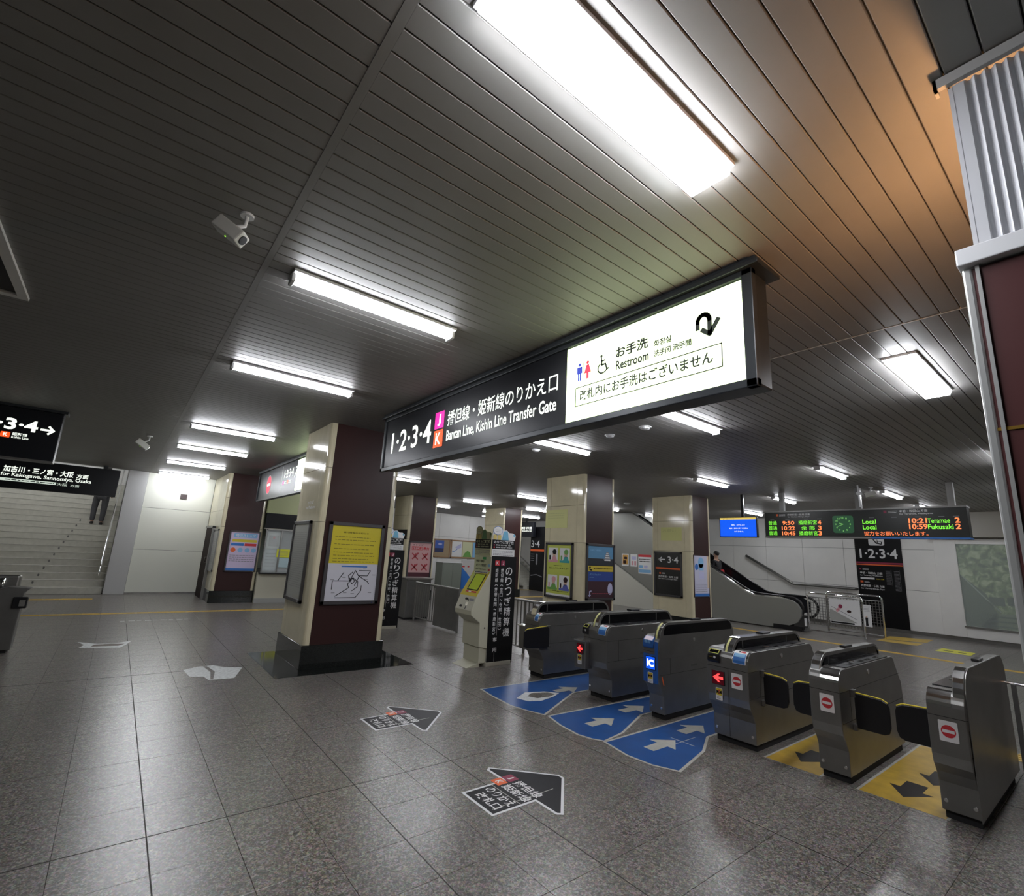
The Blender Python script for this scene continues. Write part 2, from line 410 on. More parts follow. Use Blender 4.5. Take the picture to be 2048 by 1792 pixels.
panel_wall('wall_far', 'y', 21.0, 7.0, 17.4, 6, [0.0, 1.25, 2.3, ZC], WHITEW)
panel_wall('wall_left_end', 'y', 17.6, 0.42, 2.12, 1, [0.05, 1.23, 2.41, ZC], mat('pale_green_white_panel', (.72, .73, .65), .30))
struct('baseboard_left', M().box(.42, 2.1, 17.585, 17.62, 0, .05), STEEL)
panel_wall('wall_passage', 'x', 2.12, 15.2, 17.58, 2, [0.0, 1.23, 2.41, ZC], CREAM)
struct('wall_stair_jamb', M().box(-.04, .42, 17.55, 18.0, 0, ZC), mat('jamb_grey_white', (.50, .50, .50), .35), bevel=.01)
struct('wall_left', M().box(-6.1, -6, -4, 26, 0, ZC), GREYW)
struct('wall_behind', M().box(-6, 20, -4.1, -4, 0, ZC), GREYW)
struct('wall_back_left', M().box(2.12, 9, 20.98, 21.1, 0, ZC), WHITEW)
# door in the passage wall
dr = struct('door_1', M().box(2.07, 2.115, 16.05, 17.3, 0, 1.93), mat('door_dark_brown', (.018, .008, .007), .65, spec=.1), label='dark brown door standing ajar at the end of the white wall')
obj('door_frame', M().box(2.05, 2.12, 15.98, 16.05, 0, 1.97).box(2.05, 2.12, 15.98, 17.38, 1.93, 1.99), STEEL, dr)
obj('door_handle', M().tube([(2.06, 16.18, .98), (2.02, 16.18, .98), (2.02, 16.18, 1.12), (2.06, 16.18, 1.12)], .012), CHROME, dr)

# stairs at the far left
st = struct('stairs_left', M().box(-6, -.06, 17.62, 26, -.1, -.005), GROUT)
STN = mat('stair_stone', (.50, .49, .43), .5, var=.08, vscale=9)
NOS = mat('stair_nosing', (.30, .295, .26), .6)
for i in range(20):
    y0 = 17.7+.30*i; z0 = .17*i
    stp = obj('step', M().box(-5.9, -.06, y0, y0+.32, z0-.05 if i else 0, z0+.17), STN, st, bevel=.006, seg=1)
    obj('nosing', M().box(-5.9, -.06, y0-.004, y0+.045, z0+.168, z0+.173), NOS, stp)
struct('wall_stair_side', M().box(-.06, .02, 18.0, 25, 0, 6.4), WHITEW)
struct('wall_stair_end', M().box(-6, 0, 24.6, 24.8, 3.0, 6.4), WHITEW)
struct('ceiling_stair', M().box(-6, 0, 17.6, 24.8, 5.8, 5.9), WHITEW)
struct('wall_stair_header', M().box(-6, .02, 17.60, 17.72, ZC, 6.4), WHITEW)
# handrail along the stairs
hr = thing('stair_handrail', 'double stainless handrail climbing the right side of the far left stairs', 'handrail', (-.2, 18.5, 0))
SL = .17/.30
for nm, h, xx in (('rail', .88, -.2), ('rail', .62, -.2)):
    obj(nm, M().tube([(xx, 17.55, h-.12), (xx, 17.62, h-.02)]+[(xx, 17.75+.6*k, h+.6*k*SL+.05) for k in range(10)], .021, 10), CHROME, hr, smooth=True)
for k in range(5):
    yy = 17.95+1.15*k; obj('bracket', M().tube([(-.06, yy, .62+(yy-17.75)*SL), (-.2, yy, .62+(yy-17.75)*SL), (-.2, yy, .93+(yy-17.75)*SL)], .012, 8), CHROME, hr)
# marks up the middle of the stairs
an = thing('anti_slip_studs', 'line of small round lights set in the risers of the left stairs', 'step lights', (-1.2, 17.7, .1))
for i in range(12):
    obj('stud', M().prism([(-1.55+.05*i+.022*math.cos(t*math.pi/4), .11+.17*i+.035*math.sin(t*math.pi/4)) for t in range(8)], 'y', 17.7+.30*i-.012, 17.7+.30*i+.002), STEELD, an)

# ================================================================ PILLARS
def pillar(x0, x1, y0, y1, label, joints=(1.96, 2.75), face=BROWN, face_inset=.065, base=True):
    t = thing('pillar', label, 'pillar', ((x0+x1)/2, (y0+y1)/2, 0))
    c = .085
    obj('core', M().box(x0+.03, x1-.03, y0+.03, y1-.03, 0, ZC), DARK, t)
    zs = [.30]+list(joints)+[ZC]
    for sx in (0, 1):
        for z0, z1 in zip(zs, zs[1:]):
            g = .003
            if sx == 0: a, b, d = x0, x0+.04, x0+c
            else: a, b, d = x1, x1-.04, x1-c
            obj('stone_panel', M().box(a, b, y0+.2, y1-.2, z0+g, z1-g), CREAM, t, bevel=.002, seg=1)
            for (ya, yb, yc) in ((y0, y0+.2-.006, 1), (y1, y1-.2+.006, -1)):
                s_ = 1 if ya < yb else -1
                pts = [(a, yb), (a, ya+s_*.055)]
                for q in range(1, 5):
                    th = q*math.pi/8
                    pts.append((a+(1 if sx == 0 else -1)*.055*(1-math.cos(th)), ya+s_*.055*(1-math.sin(th))))
                pts += [(d, ya), (d, ya+s_*.03), (b, ya+s_*.09), (b, yb)]
                obj('corner_panel', M().prism(pts, 'z', z0+g, z1-g), CREAM, t, fixn=True)
    for yy, s_ in ((y0, 1), (y1, -1)):
        obj('face_panel', M().box(x0+c+.003, x1-c-.003, yy+s_*.004, yy+s_*.04, .30, ZC), face, t, bevel=.002, seg=1)
    e = .018
    if base: obj('base', M().box(x0-e, x1+e, y0-e, y1+e, 0, .305), BGRAN, t, bevel=.006)
    return t
pillar(2.20, 3.33, 7.15, 8.35, 'big cream and dark brown pillar nearest the camera, with two notice frames')
pillar(7.60, 8.60, 7.15, 8.37, 'cream and brown pillar just behind the ticket gates, with a castle poster')
pillar(11.65, 12.56, 7.15, 8.37, 'cream and brown pillar before the escalator, with the 3.4 sign')
pillar(7.55, 8.60, 15.05, 16.25, 'brown pillar with the red STOP poster behind the railing')
pillar(11.80, 12.78, 15.4, 16.7, 'brown pillar behind the fare adjustment machine')
pillar(2.13, 3.17, 15.15, 16.35, 'far left brown pillar beside the ticket office window')
# black granite border round the nearest pillar
obj_b = obj('floor_border', M().box(1.82, 2.2, 6.83, 8.5, -.003, .0025).box(2.2, 3.72, 6.83, 7.15, -.003, .0025).box(3.33, 3.72, 7.15, 8.5, -.003, .0025), BGRAN)
tag(obj_b, 'black polished stone border set in the floor round the big near pillar', 'floor border')

# ================================================================ FLUORESCENT LIGHTS
def light_fixture(x0, yc, wide, label):
    L_ = 1.235; t = thing('ceiling_light', label, 'ceiling light', (x0+L_/2, yc, ZC), 'fluorescent strip lights on the ceiling')
    wf = .105 if wide else .088
    if wide:
        obj('housing', M().box(x0-.01, x0+L_+.01, yc-wf-.012, yc+wf+.012, ZC-.022, ZC), WPAINT, t, bevel=.004)
        obj('diffuser', M().prism([(yc-wf, ZC-.02), (yc+wf, ZC-.02), (yc+wf-.012, ZC-.06), (yc-wf+.012, ZC-.06)], 'x', x0, x0+L_), TUBE, t)
    else:
        obj('housing', M().box(x0-.01, x0+L_+.01, yc-wf, yc+wf, ZC-.02, ZC), WPAINT, t, bevel=.004)
        obj('end_cap', M().box(x0-.012, x0+.012, yc-.05, yc+.05, ZC-.075, ZC-.015), WPAINT, t, bevel=.004)
        obj('end_cap', M().box(x0+L_-.012, x0+L_+.012, yc-.05, yc+.05, ZC-.075, ZC-.015), WPAINT, t, bevel=.004)
        pts = [(yc-.05, ZC-.02)]+[(yc-.05*math.cos(q*math.pi/6), ZC-.04-.03*math.sin(q*math.pi/6)) for q in range(7)]+[(yc+.05, ZC-.02)]
        obj('diffuser', M().prism(pts, 'x', x0+.012, x0+L_-.012), TUBE, t)
    return t
A_ = ['nearest the camera, cut by the top edge', 'second from the camera', 'third from the camera', 'fourth from the camera', 'fifth from the camera', 'sixth from the camera', 'last before the white wall']
wA = light_fixture(.62, 1.0, True, 'large bright ceiling light '+A_[0]+', left row')
nA = light_fixture(.62, 3.28, False, 'fluorescent strip light in the row over the left aisle, '+A_[1])
for k, y in enumerate((5.5, 9.1, 11.45, 14.15, 17.0)):
    dup(nA, (.62+.6175, y, ZC), 'fluorescent strip light in the row over the left aisle, '+A_[k+2])
dup(wA, (4.75+.6175, 1.0, ZC), 'wide bright ceiling light right of the big sign, nearest in its row')
ords = ['first', 'second', 'third', 'fourth', 'fifth', 'sixth']
for k, y in enumerate((3.27, 5.57, 9.15, 11.55, 14.3)):
    dup(nA, (4.75+.6175, y, ZC), 'fluorescent strip light over the ticket gates, %s beyond the big hanging sign' % ords[k])
for k, y in enumerate((.98, 3.25, 5.55, 11.5, 14.5, 17.4)):
    dup(nA, (9.25+.6175, y, ZC), 'fluorescent strip light inside the gates, %s in the row by the middle pillar' % ords[k])
for k, y in enumerate((.98, 3.25, 5.53, 11.5)):
    dup(nA, (12.75+.6175, y, ZC), 'fluorescent strip light behind the departure board, %s in its row' % ords[k])
dup(nA, (16.3, 7.75, ZC), 'fluorescent strip light over the foot of the escalator')
for xx in (-3.6, -1.6):  # strips added out of view behind the sign to brighten the stairs
    for yy_ in (18.6, 21.2):
        dup(nA, (xx, yy_, 5.8), 'added out-of-view strip light over the far left stairs, '+('left' if xx < -2 else 'right')+(' front one' if yy_ < 20 else ' rear one'))
dup(nA, (16.3, 3.3, ZC), 'fluorescent strip light near the white right wall')

# detectors, downlights, cameras
def ceiling_disc(x, y, label, lit=False, r=.075):
    t = thing('smoke_detector' if not lit else 'downlight', label, 'smoke detector' if not lit else 'downlight', (x, y, ZC))
    obj('base', M().tube([(x, y, ZC), (x, y, ZC-.012)], [r, r*.95], 20), WPAINT, t)
    obj('lens' if lit else 'cap', M().tube([(x, y, ZC-.012), (x, y, ZC-.03), (x, y, ZC-.04)], [r*.75, r*.7, r*.3], 20), TUBE if lit else WPAINT, t)
ceiling_disc(5.34, 6.17, 'flat white ceiling detector nearest the lower edge of the big sign')
ceiling_disc(5.35, 4.55, 'small white ceiling detector in the middle under the big sign')
ceiling_disc(5.30, 3.90, 'round white ceiling detector right of the others by the strip light', r=.085)
ceiling_disc(12.5, 9.9, 'faint disc detector on the ceiling between the two middle pillars', r=.11)
ceiling_disc(14.08, 20.0, 'lit round downlight near the far white wall', True, .11)
def cctv(x, y, s, label, aim=(.25, -1, -.35)):
    t = thing('security_camera', label, 'security camera', (x, y, ZC))
    obj('mount', M().tube([(x, y, ZC), (x, y, ZC-.02*s)], .05*s, 16), WPAINT, t)
    a = Vector(aim).normalized(); c = Vector((x-.09*s, y, ZC-.19*s))+a*.0*s
    obj('arm', M().tube([(x, y, ZC-.01), (x, y, ZC-.05*s), (x+.0*s, y+.02*s, ZC-.09*s), tuple(c+Vector((0, 0, .035*s)))], .014*s, 10), WPAINT, t, smooth=True)
    u = a.cross(Vector((0, 0, 1))).normalized(); v = u.cross(a)
    mb = M(); k = []
    for d in (-.12, .12):
        for p, q in ((-.058, -.055), (.058, -.055), (.058, .055), (-.058, .055)): k.append(c+(a*d+u*p+v*q)*s)
    mb.add(k, [(0,1,2,3),(4,7,6,5),(0,4,5,1),(1,5,6,2),(2,6,7,3),(3,7,4,0)])
    obj('body', mb, mat('camera_grey', (.62, .62, .58), .4), t, bevel=.012*s, fixn=True)
    mb = M(); mb.tube([tuple(c+a*.118*s), tuple(c+a*.128*s)], .036*s, 14); obj('lens', mb, BLACKP, t)
    obj('status_light', M().ball(tuple(c-v*.057*s+a*.0), .006*s, .006*s, .006*s, 8, 6), mat('tiny_green_led', (.2, .6, .05), .4, emis=(.4, 1, .05), es=1.2), t)
cctv(.26, 2.83, .7, 'grey box security camera hanging from the dark ceiling at the left', aim=(.55, -.35, -.45))
cctv(.16, 11.0, .9, 'small grey security camera on the ceiling near the far left signs', aim=(.5, .0, -.35))
cctv(12.2, 3.3, .8, 'small dark dome camera above the departure board', aim=(-.3, 1, -.3))

# ================================================================ BIG HANGING SIGN
sg = thing('station_sign', 'long black hanging sign with white lettering and a bright white restroom panel', 'sign', (2.71, 3.66, 2.64))
SX = 2.62
obj('casing', M().box(SX+.01, 2.83, 1.19, 6.16, 2.66, 3.37), SIGNF, sg, bevel=.01)
obj('frame', M().box(SX-.02, SX+.03, 1.17, 6.18, 2.635, 2.685).box(SX-.02, SX+.03, 1.17, 6.18, 3.32, 3.36).box(SX-.02, SX+.03, 1.17, 1.235, 2.635, 3.36).box(SX-.02, SX+.03, 6.13, 6.18, 2.635, 3.36), SIGNF, sg, bevel=.006)
obj('cornice', M().box(SX-.05, 2.86, 1.12, 6.22, 3.36, 3.39).box(SX-.03, 2.84, 1.14, 6.2, 3.39, ZC), SIGNF, sg, bevel=.006)
obj('black_panel', M().box(SX-.002, SX+.02, 2.68, 6.13, 2.685, 3.32), SIGNB, sg)
obj('white_panel', M().box(SX-.004, SX+.02, 1.24, 2.68, 2.69, 3.31), LITW, sg)
a = Art(sg, (SX-.004, 6.0, 0), XU, XV)
def ax(y): return 6.0-y
a.text('lettering', LITL, '1·2·3·4', ax(5.92), 2.85, 5.92-4.87, .28, bold=.012)
a.rect('line_symbol', MAGE, ax(4.80), 2.99, ax(4.60), 3.185); a.rect('line_symbol', ORNG, ax(4.80), 2.775, ax(4.60), 2.97)
a.text('lettering', LITL, 'J', ax(4.735), 3.02, .07, .135, 2, .03); a.text('lettering', LITL, 'K', ax(4.755), 2.805, .11, .135, 2, .02)
a.text('lettering', LITL, '播但線・姫新線のりかえ口', ax(4.52), 2.985, 4.52-2.78, .165, bold=.004)
a.text('lettering', LITL, 'Bantan Line, Kishin Line Transfer Gate', ax(4.52), 2.80, 4.52-2.79, .135, bold=.014)
a.done()
a = Art(sg, (SX-.004, 6.0, 0), XU, XV)
for y0 in (2.575, 2.385): 
    a.rect('pictogram_frame', mat('pictogram_line', (.4, .4, .4), .5, emis=(.5, .5, .5), es=.8), ax(y0), 2.985, ax(y0-.165), 3.175, 0, .015); a.rect('pictogram_field', LITW, ax(y0)+.003, 2.988, ax(y0-.165)-.003, 3.172, 1, .013)
def man(cx, b, s, m, skirt):
    a.disc('pictogram_head', m, cx, b+.125*s, .013*s, 2)
    if skirt: a.poly('pictogram', m, [(cx-.012*s, b+.108*s), (cx+.012*s, b+.108*s), (cx+.034*s, b+.045*s), (cx-.034*s, b+.045*s)], 2); a.rect('pictogram', m, cx-.011*s, b, cx+.011*s, b+.046*s, 2)
    else:
        a.rect('pictogram', m, cx-.026*s, b+.055*s, cx+.026*s, b+.108*s, 2, .006); a.rect('pictogram', m, cx-.016*s, b, cx-.002*s, b+.06*s, 2); a.rect('pictogram', m, cx+.002*s, b, cx+.016*s, b+.06*s, 2)
man(ax(2.535), 3.005, 1.05, SBLUE, False); man(ax(2.45), 3.005, 1.05, SRED, True); a.rect('pictogram', SINK, ax(2.494), 3.0, ax(2.49), 3.155, 2)
cx = ax(2.30); a.disc('pictogram', SINK, cx-.012, 3.145, .011, 2)
a.line('pictogram', SINK, [(cx-.012, 3.13), (cx-.008, 3.075), (cx+.028, 3.075), (cx+.042, 3.03), (cx+.055, 3.035)], .014, 2)
a.line('pictogram', SINK, [(cx-.01, 3.105), (cx+.022, 3.105)], .011, 2)
a.line('pictogram', SINK, [(cx+.0+.045*math.cos(math.radians(t)), 3.05+.04*math.sin(math.radians(t))) for t in range(120, 345, 15)], .011, 2)
a.text('lettering', SINK, 'お手洗', ax(2.175), 3.085, .28, .085, 1, .028); a.text('lettering', SINK, 'Restroom', ax(2.175), 2.995, .285, .07, 1, .025)
a.text('lettering', SINK, '화장실', ax(1.85), 3.072, .135, .048, 1, .03); a.text('lettering', SINK, '洗手间', ax(1.85), 3.0, .13, .048, 1, .03); a.text('lettering', SINK, '洗手間', ax(1.705), 3.0, .135, .048, 1, .03)
a.outline('lettering', SINK, ax(2.575), 2.80, ax(1.37), 2.955, .007, 1)
a.text('lettering', SINK, '改札内にお手洗はございません', ax(2.53), 2.84, 1.10, .088, 1, .022)
cx = ax(1.475)
a.line('direction_arrow', SINK, [(cx-.05, 3.09)]+[(cx-.01+.04*math.cos(math.radians(t)), 3.13+.045*math.sin(math.radians(t))) for t in range(180, -1, -20)]+[(cx+.03, 3.05)], .03, 1)
a.line('direction_arrow', SINK, [(cx-.02, 3.075), (cx+.03, 3.035), (cx+.085, 3.115)], .03, 1)
a.done()

# sign behind the pillar (no entry)
t = thing('station_sign', 'black hanging sign with a red no entry disc behind the near pillar', 'sign', (2.8, 12, 2.65))
obj('casing', M().box(2.70, 2.88, 9.0, 14.15, 2.66, 3.36), SIGNF, t, bevel=.01)
obj('cornice', M().box(2.66, 2.92, 8.96, 14.2, 3.36, ZC), SIGNF, t, bevel=.006)
obj('frame', M().box(2.67, 2.72, 8.98, 14.17, 2.63, 2.67).box(2.67, 2.72, 14.11, 14.17, 2.63, 3.36), SIGNF, t)
obj('white_panel', M().box(2.685, 2.71, 9.02, 10.62, 2.69, 3.33), LITW, t)
a = Art(t, (2.70, 14.1, 0), XU, XV)
a.disc('no_entry_disc', WHITE, 1.02, 3.0, .24, 0); a.disc('no_entry_disc', SRED, 1.02, 3.0, .215, 1); a.rect('no_entry_disc', LITL, .87, 2.97, 1.17, 3.03, 2)
a.rect('lettering', LITD, 2.22, 2.72, 2.235, 3.32)
a.text('lettering', LITL, '1·2·3·4', 2.42, 3.03, .74, .19, 0, .015); a.line('lettering', LITL, [(3.28, 3.0), (3.45, 3.2)], .04); a.line('lettering', LITL, [(3.3, 3.2), (3.46, 3.21), (3.45, 3.05)], .03)
a.rect('line_symbol', MAGE, 2.36, 2.89, 2.46, 2.97); a.rect('line_symbol', ORNG, 2.72, 2.89, 2.82, 2.97); a.lines('lettering', LITD, 2.49, 2.89, 2.68, 2.97, 2); a.lines('lettering', LITD, 2.85, 2.89, 3.06, 2.97, 2)
a.text('lettering', SINK, 'お手洗', 3.75, 3.05, .5, .12, 1, .01)
a.done()

# sign with arrow, far left
t = thing('station_sign', 'black hanging sign at the left edge reading 3.4 with a right arrow', 'sign', (-2.0, 10, 2.62))
obj('casing', M().box(-3.6, -.94, 9.95, 10.15, 2.62, 3.38), SIGNB, t, bevel=.01)
obj('cornice', M().box(-3.64, -.90, 9.92, 10.18, 3.38, ZC), SIGNF, t)
obj('lower_trim', M().box(-3.6, -.94, 9.935, 9.955, 2.62, 2.645), STEELD, t)
a = Art(t, (-3.6, 9.948, 0), YU, YV)
a.text('lettering', LITL, '1·2·3·4', 1.66, 3.04, .75, .17, 0, .03)
a.line('lettering', LITL, [(2.45, 3.10), (2.58, 3.10)], .03); a.line('lettering', LITL, [(2.53, 3.155), (2.585, 3.10), (2.53, 3.045)], .028)
a.rect('line_symbol', ORNG, 2.04, 2.92, 2.14, 3.0, 0, .01); a.text('lettering', LITL, 'K', 2.07, 2.94, .045, .045, 1, .03)
a.text('lettering', LITL, '姫新線', 2.16, 2.96, .16, .045, 0, .02); a.text('lettering', LITL, 'Kishin Line', 2.16, 2.92, .18, .032, 0, .02)
a.done()
t = thing('station_sign', 'wide black sign over the far left stairs reading for Kakogawa, Sannomiya, Osaka', 'sign', (-2.2, 17.2, 2.6))
obj('casing', M().box(-4.6, -.22, 17.2, 17.42, 2.60, 3.33), SIGNB, t, bevel=.01)
obj('hanger', M().box(-.6, -.5, 17.28, 17.34, 3.32, ZC), SIGNF, t); obj('hanger', M().box(-4.0, -3.9, 17.28, 17.34, 3.32, ZC), SIGNF, t)
a = Art(t, (-4.6, 17.197, 0), YU, YV)
a.text('lettering', LITL, '加古川・三ノ宮・大阪', 2.12, 3.0, 1.32, .155, 0, .025); a.text('lettering', LITL, '方面', 3.50, 3.0, .24, .115, 0, .02)
a.text('lettering', LITL, 'for Kakogawa, Sannomiya, Osaka', 2.1, 2.87, 1.72, .115, 0, .012)
a.rect('destination_strip', LITD, .6, 2.775, 3.14, 2.84); a.lines('destination_strip', SINK, 2.2, 2.785, 3.1, 2.83, 1, 1, .5); a.text('lettering', LITD, '大阪', 3.16, 2.765, .2, .07); a.text('lettering', LITD, '方面', 3.42, 2.765, .18, .06)
a.text('lettering', LITL, '1·2', .6, 2.9, .9, .3, 0, .03)
a.done()

# ================================================================ TICKET GATES
def arc(cx, cz, r, a0, a1, n=6):
    return [(cx+r*math.cos(math.radians(a0+(a1-a0)*i/n)), cz+r*math.sin(math.radians(a0+(a1-a0)*i/n))) for i in range(n+1)]
def low_profile(x0=4.80, x1=6.43, top=.86):
    r = .10
    return ([(x0+.10, .055), (x0+.10, .24)]+[(x0+.065, .31), (x0+.02, .37), (x0, .44)]+arc(x0+r, top-r, r, 180, 90)+
            arc(x1-.14-r, top-r, r, 90, 15)+[(x1, .60), (x1+.02, .42), (x1-.06, .055)])
def ridge_profile(x0=4.83, x1=6.42, top=1.0, bot=.62):
    r = .19
    return [(x0, bot)]+arc(x0+r, top-r, r, 180, 90, 8)+arc(x1-r, top-r-.005, r, 90, 8, 8)+[(x1+.015, bot)]
def window_panel(x0, x1, z0, z1, top_l=0, top_r=0):
    pts = [(x0, z0)]
    if top_l: pts += arc(x0+top_l, z1-top_l, top_l, 180, 90, 5)
    else: pts += [(x0, z1)]
    if top_r: pts += arc(x1-top_r, z1-top_r, top_r, 90, 0, 5)
    else: pts += [(x1, z1)]
    return pts+[(x1, z0)]
def gate(label, y0, y1, low, ridge, top, windows='three', reader=None, ledge=None, left_win=True):
    """y0..y1 total, low = span of the low cabinet, ridge = span of the taller spine"""
    t = thing('ticket_gate', label, 'ticket gate', (5.6, (y0+y1)/2, 0))
    obj('plinth', M().box(4.93, 6.30, y0+.012, y1-.012, 0, .06), BASE, t)
    obj('cabinet', M().prism(low_profile(), 'y', y0, y1), STEEL, t, bevel=.006, fixn=True)
    obj('spine', M().prism(ridge_profile(top=top), 'y', ridge[0], ridge[1]), STEEL, t, bevel=.004, fixn=True)
    # chrome bands that wrap the front edge of the spine
    r = .19
    out = arc(4.83+r, top-r, r+.003, 182, 92, 8); inn = arc(4.83+r, top-r, r-.004, 182, 92, 8)
    obj('chrome_nose', M().prism(out+inn[::-1], 'y', ridge[0]+.004, ridge[1]-.004), CHROME, t, fixn=True)
    if windows == 'three':
        ws = [(4.885, 5.035, .12, 0), (5.055, 6.02, 0, 0), (6.04, 6.36, 0, .12)]
    elif windows == 'one': ws = [(4.90, 6.36, .09, .08)]
    else: ws = []
    for a_, b_, l_, r_ in ws:
        for yy, s_ in ((ridge[0], -1), (ridge[1], 1)):
            obj('window', M().prism(window_panel(a_, b_, .865, top-.03, l_, r_), 'y', yy-.003*s_ - (.0 if s_ < 0 else 0), yy+.002*s_), GLASSB, t, fixn=True)
    # panel joints on the sides
    for yy, s_ in ((y0, -1), (y1, 1)):
        j = M().box(4.81, 6.40, yy, yy+.0012*s_, .688, .691).box(4.82, 5.02, yy, yy+.0012*s_, .455, .458).box(5.02, 6.40, yy, yy+.0012*s_, .455, .458).box(5.02, 5.023, yy, yy+.0012*s_, .455, .688)
        obj('panel_joint', j, DARK, t)
        obj('lock', M().tube([(5.50, yy, .79), (5.50, yy+.006*s_, .79)], .022, 14), CHROME, t)
        obj('service_slot', M().box(5.44, 5.56, yy, yy+.002*s_, .50, .525), STEELD, t)
    obj('front_joint', M().box(4.797, 4.80, y0, y1, .69, .693), DARK, t)
    for yy in (y0+.03, y1-.03):
        obj('bolt', M().tube([(4.905, yy, .12), (4.892, yy, .12)], [.014, .012], 12), CHROME, t)
    if low:
        obj('top_panel', M().box(5.0, 6.12, low[0]+.008, low[1]-.004, .858, .868), BLACKP, t, bevel=.003)
        if low[1]-low[0] > .1:
            for cxx, ln in ((5.18, .10), (5.45, .10), (5.6, .12), (5.85, .1)): obj('ticket_slot', M().box(cxx, cxx+ln, low[0]+.03, low[0]+.06, .868, .871), CHROME, t)
            obj('guide_arrow', M().tube([(5.30, low[0]+.07, .870), (5.33, low[0]+.1, .870), (5.38, low[0]+.10, .870), (5.40, low[0]+.07, .870)], .004, 6), CHROME, t)
        out = arc(4.80+.10, .76, .1025, 178, 100, 6); inn = arc(4.80+.10, .76, .096, 178, 100, 6)
        obj('chrome_lip', M().prism(out+inn[::-1], 'y', low[0]+.004, low[1]-.004), CHROME, t, fixn=True)
    obj('top_handle', M().box(5.50, 5.68, ridge[0]+.01, ridge[1]-.01, top, top+.018), BLACKP, t, bevel=.005)
    return t
FX = 4.797
def curved_label(t, y0, y1, kind):
    """blue IC instruction label wrapped over the rounded front of the low cabinet"""
    def strip(name, m, a0, a1, r=.1045, yy0=y0, yy1=y1):
        out = arc(4.90, .76, r, a0, a1, 4); inn = arc(4.90, .76, r-.001, a0, a1, 4)
        obj(name, M().prism(out+inn[::-1], 'y', yy0, yy1), m, t, fixn=True)
    strip('label_border', WHITE, 184, 102)
    strip('label_field', BLUE, 182, 128, .1052, y0+.006, y1-.006)
    strip('label_picture', LBLUE, 150, 128, .1058, y0+.012, y1-.012)
    w_ = y1-y0
    strip('label_print', RED, 120, 108, .1052, y0+.02, y0+.02+w_*.35); strip('label_print', BLACKI, 120, 108, .1052, y1-.04-w_*.12, y1-.04)
def no_entry(t, yc, zc, w_=.105, h=.135):
    a = Art(t, (FX, yc+w_/2, zc-h/2), XU, XV)
    a.rect('no_entry_sticker', WHITE, 0, 0, w_, h, 0, .006); a.disc('no_entry_disc', RED, w_/2, h/2, w_*.39, 1); a.rect('no_entry_disc', WHITE, w_*.18, h/2-.010, w_*.82, h/2+.010, 2); a.done()
def caution(t, yc, zc, x=FX):
    a = Art(t, (x, yc+.034, zc-.055), XU, XV)
    a.rect('caution_sticker', WHITE, 0, 0, .068, .11, 0, .008); a.rect('caution_sticker', YEL, .005, .042, .063, .105, 1, .006)
    a.poly('caution_figure', BLACKI, [(.008, .055), (.008, .09), (.034, .073)], 2); a.poly('caution_figure', BLACKI, [(.060, .055), (.060, .09), (.034, .073)], 2)
    a.disc('caution_figure', RED, .034, .086, .008, 3); a.poly('caution_figure', mat('dark_red_ink', (.25, .04, .01), .5), [(.024, .055), (.044, .055), (.034, .085)], 3)
    a.lines('caution_print', GREYP, .010, .010, .058, .034, 2, 1, .4); a.done()
def display(t, y0, y1, z0, z1, kind, x=FX):
    w_, h = y1-y0, z1-z0
    obj('display', M().box(x-.004, x+.01, y0, y1, z0, z1), BLACKP, t, bevel=.003)
    a = Art(t, (x-.004, y1, z0), XU, XV)
    if kind == 'arrow':
        a.rect('display_field', LEDBK, .006, .006, w_-.006, h-.006, 0)
        c = h/2
        a.poly('lit_arrow', LEDR, [(w_*.10, c), (w_*.52, h*.80), (w_*.68, h*.80), (w_*.50, c+h*.10), (w_*.90, c+h*.10), (w_*.90, c-h*.10), (w_*.50, c-h*.10), (w_*.68, h*.20), (w_*.52, h*.20)], 1)
    else:
        a.rect('display_field', SCRB, .006, .008, w_-.006, h-.008, 0); a.text('lit_lettering', SCRW, 'IC', w_*.14, h*.22, w_*.72, h*.55, 1, .06)
    a.done()
def reader(t, y0, y1, blue=False):
    """slanted card reader head standing on the left shoulder"""
    z0, z1, x0 = (.72, .85, 4.775)
    m = mat('reader_blue', (.02, .10, .33), .35) if blue else BLACKP
    pts = [(x0+.10, z0), (x0+.012, z0+.005), (x0, z0+.025), (x0+.006, z1-.045), (x0+.05, z1-.008), (x0+.14, z1+.004), (x0+.17, z0)]
    h = obj('card_reader', M().prism(pts, 'y', y0+.006, y1-.006), m, t, bevel=.006, fixn=True)
    th = math.atan2(.037, .044); u = (0, -1, 0); v = (math.cos(th), 0, math.sin(th))
    a = Art(h, (x0+.008, y1-.008, z1-.044), u, v)
    w_ = y1-y0-.016; L_ = .058
    if not blue:
        a.outline('yellow_ring', mat('yellow_green_ring', (.55, .55, .08), .5), .008, .004, w_-.008, L_-.004, .006, 1); a.rect('read_window', GLASSB, .016, .010, w_-.016, L_-.010, 0)
        a.done(); a = Art(h, (x0, y1-.006, z0+.02), XU, XV, step=.004)
        a.disc('key_symbol', WHITE, w_*.68, .035, .012, 0); a.rect('key_symbol', BLACKI, w_*.68-.003, .024, w_*.68+.003, .040, 1); a.lines('reader_print', YEL, w_*.2, .03, w_*.5, .04, 1, 0); a.done()
    else:
        a.rect('read_window', mat('pinkish_white', (.7, .6, .7), .4), .01, .004, w_-.006, L_, 0); a.done()
        a = Art(h, (x0, y1-.006, z0+.02), XU, XV, step=.004); a.text('lettering', LBLUE, '専用', w_*.2, .035, w_*.65, .038, 0, .02); a.done()
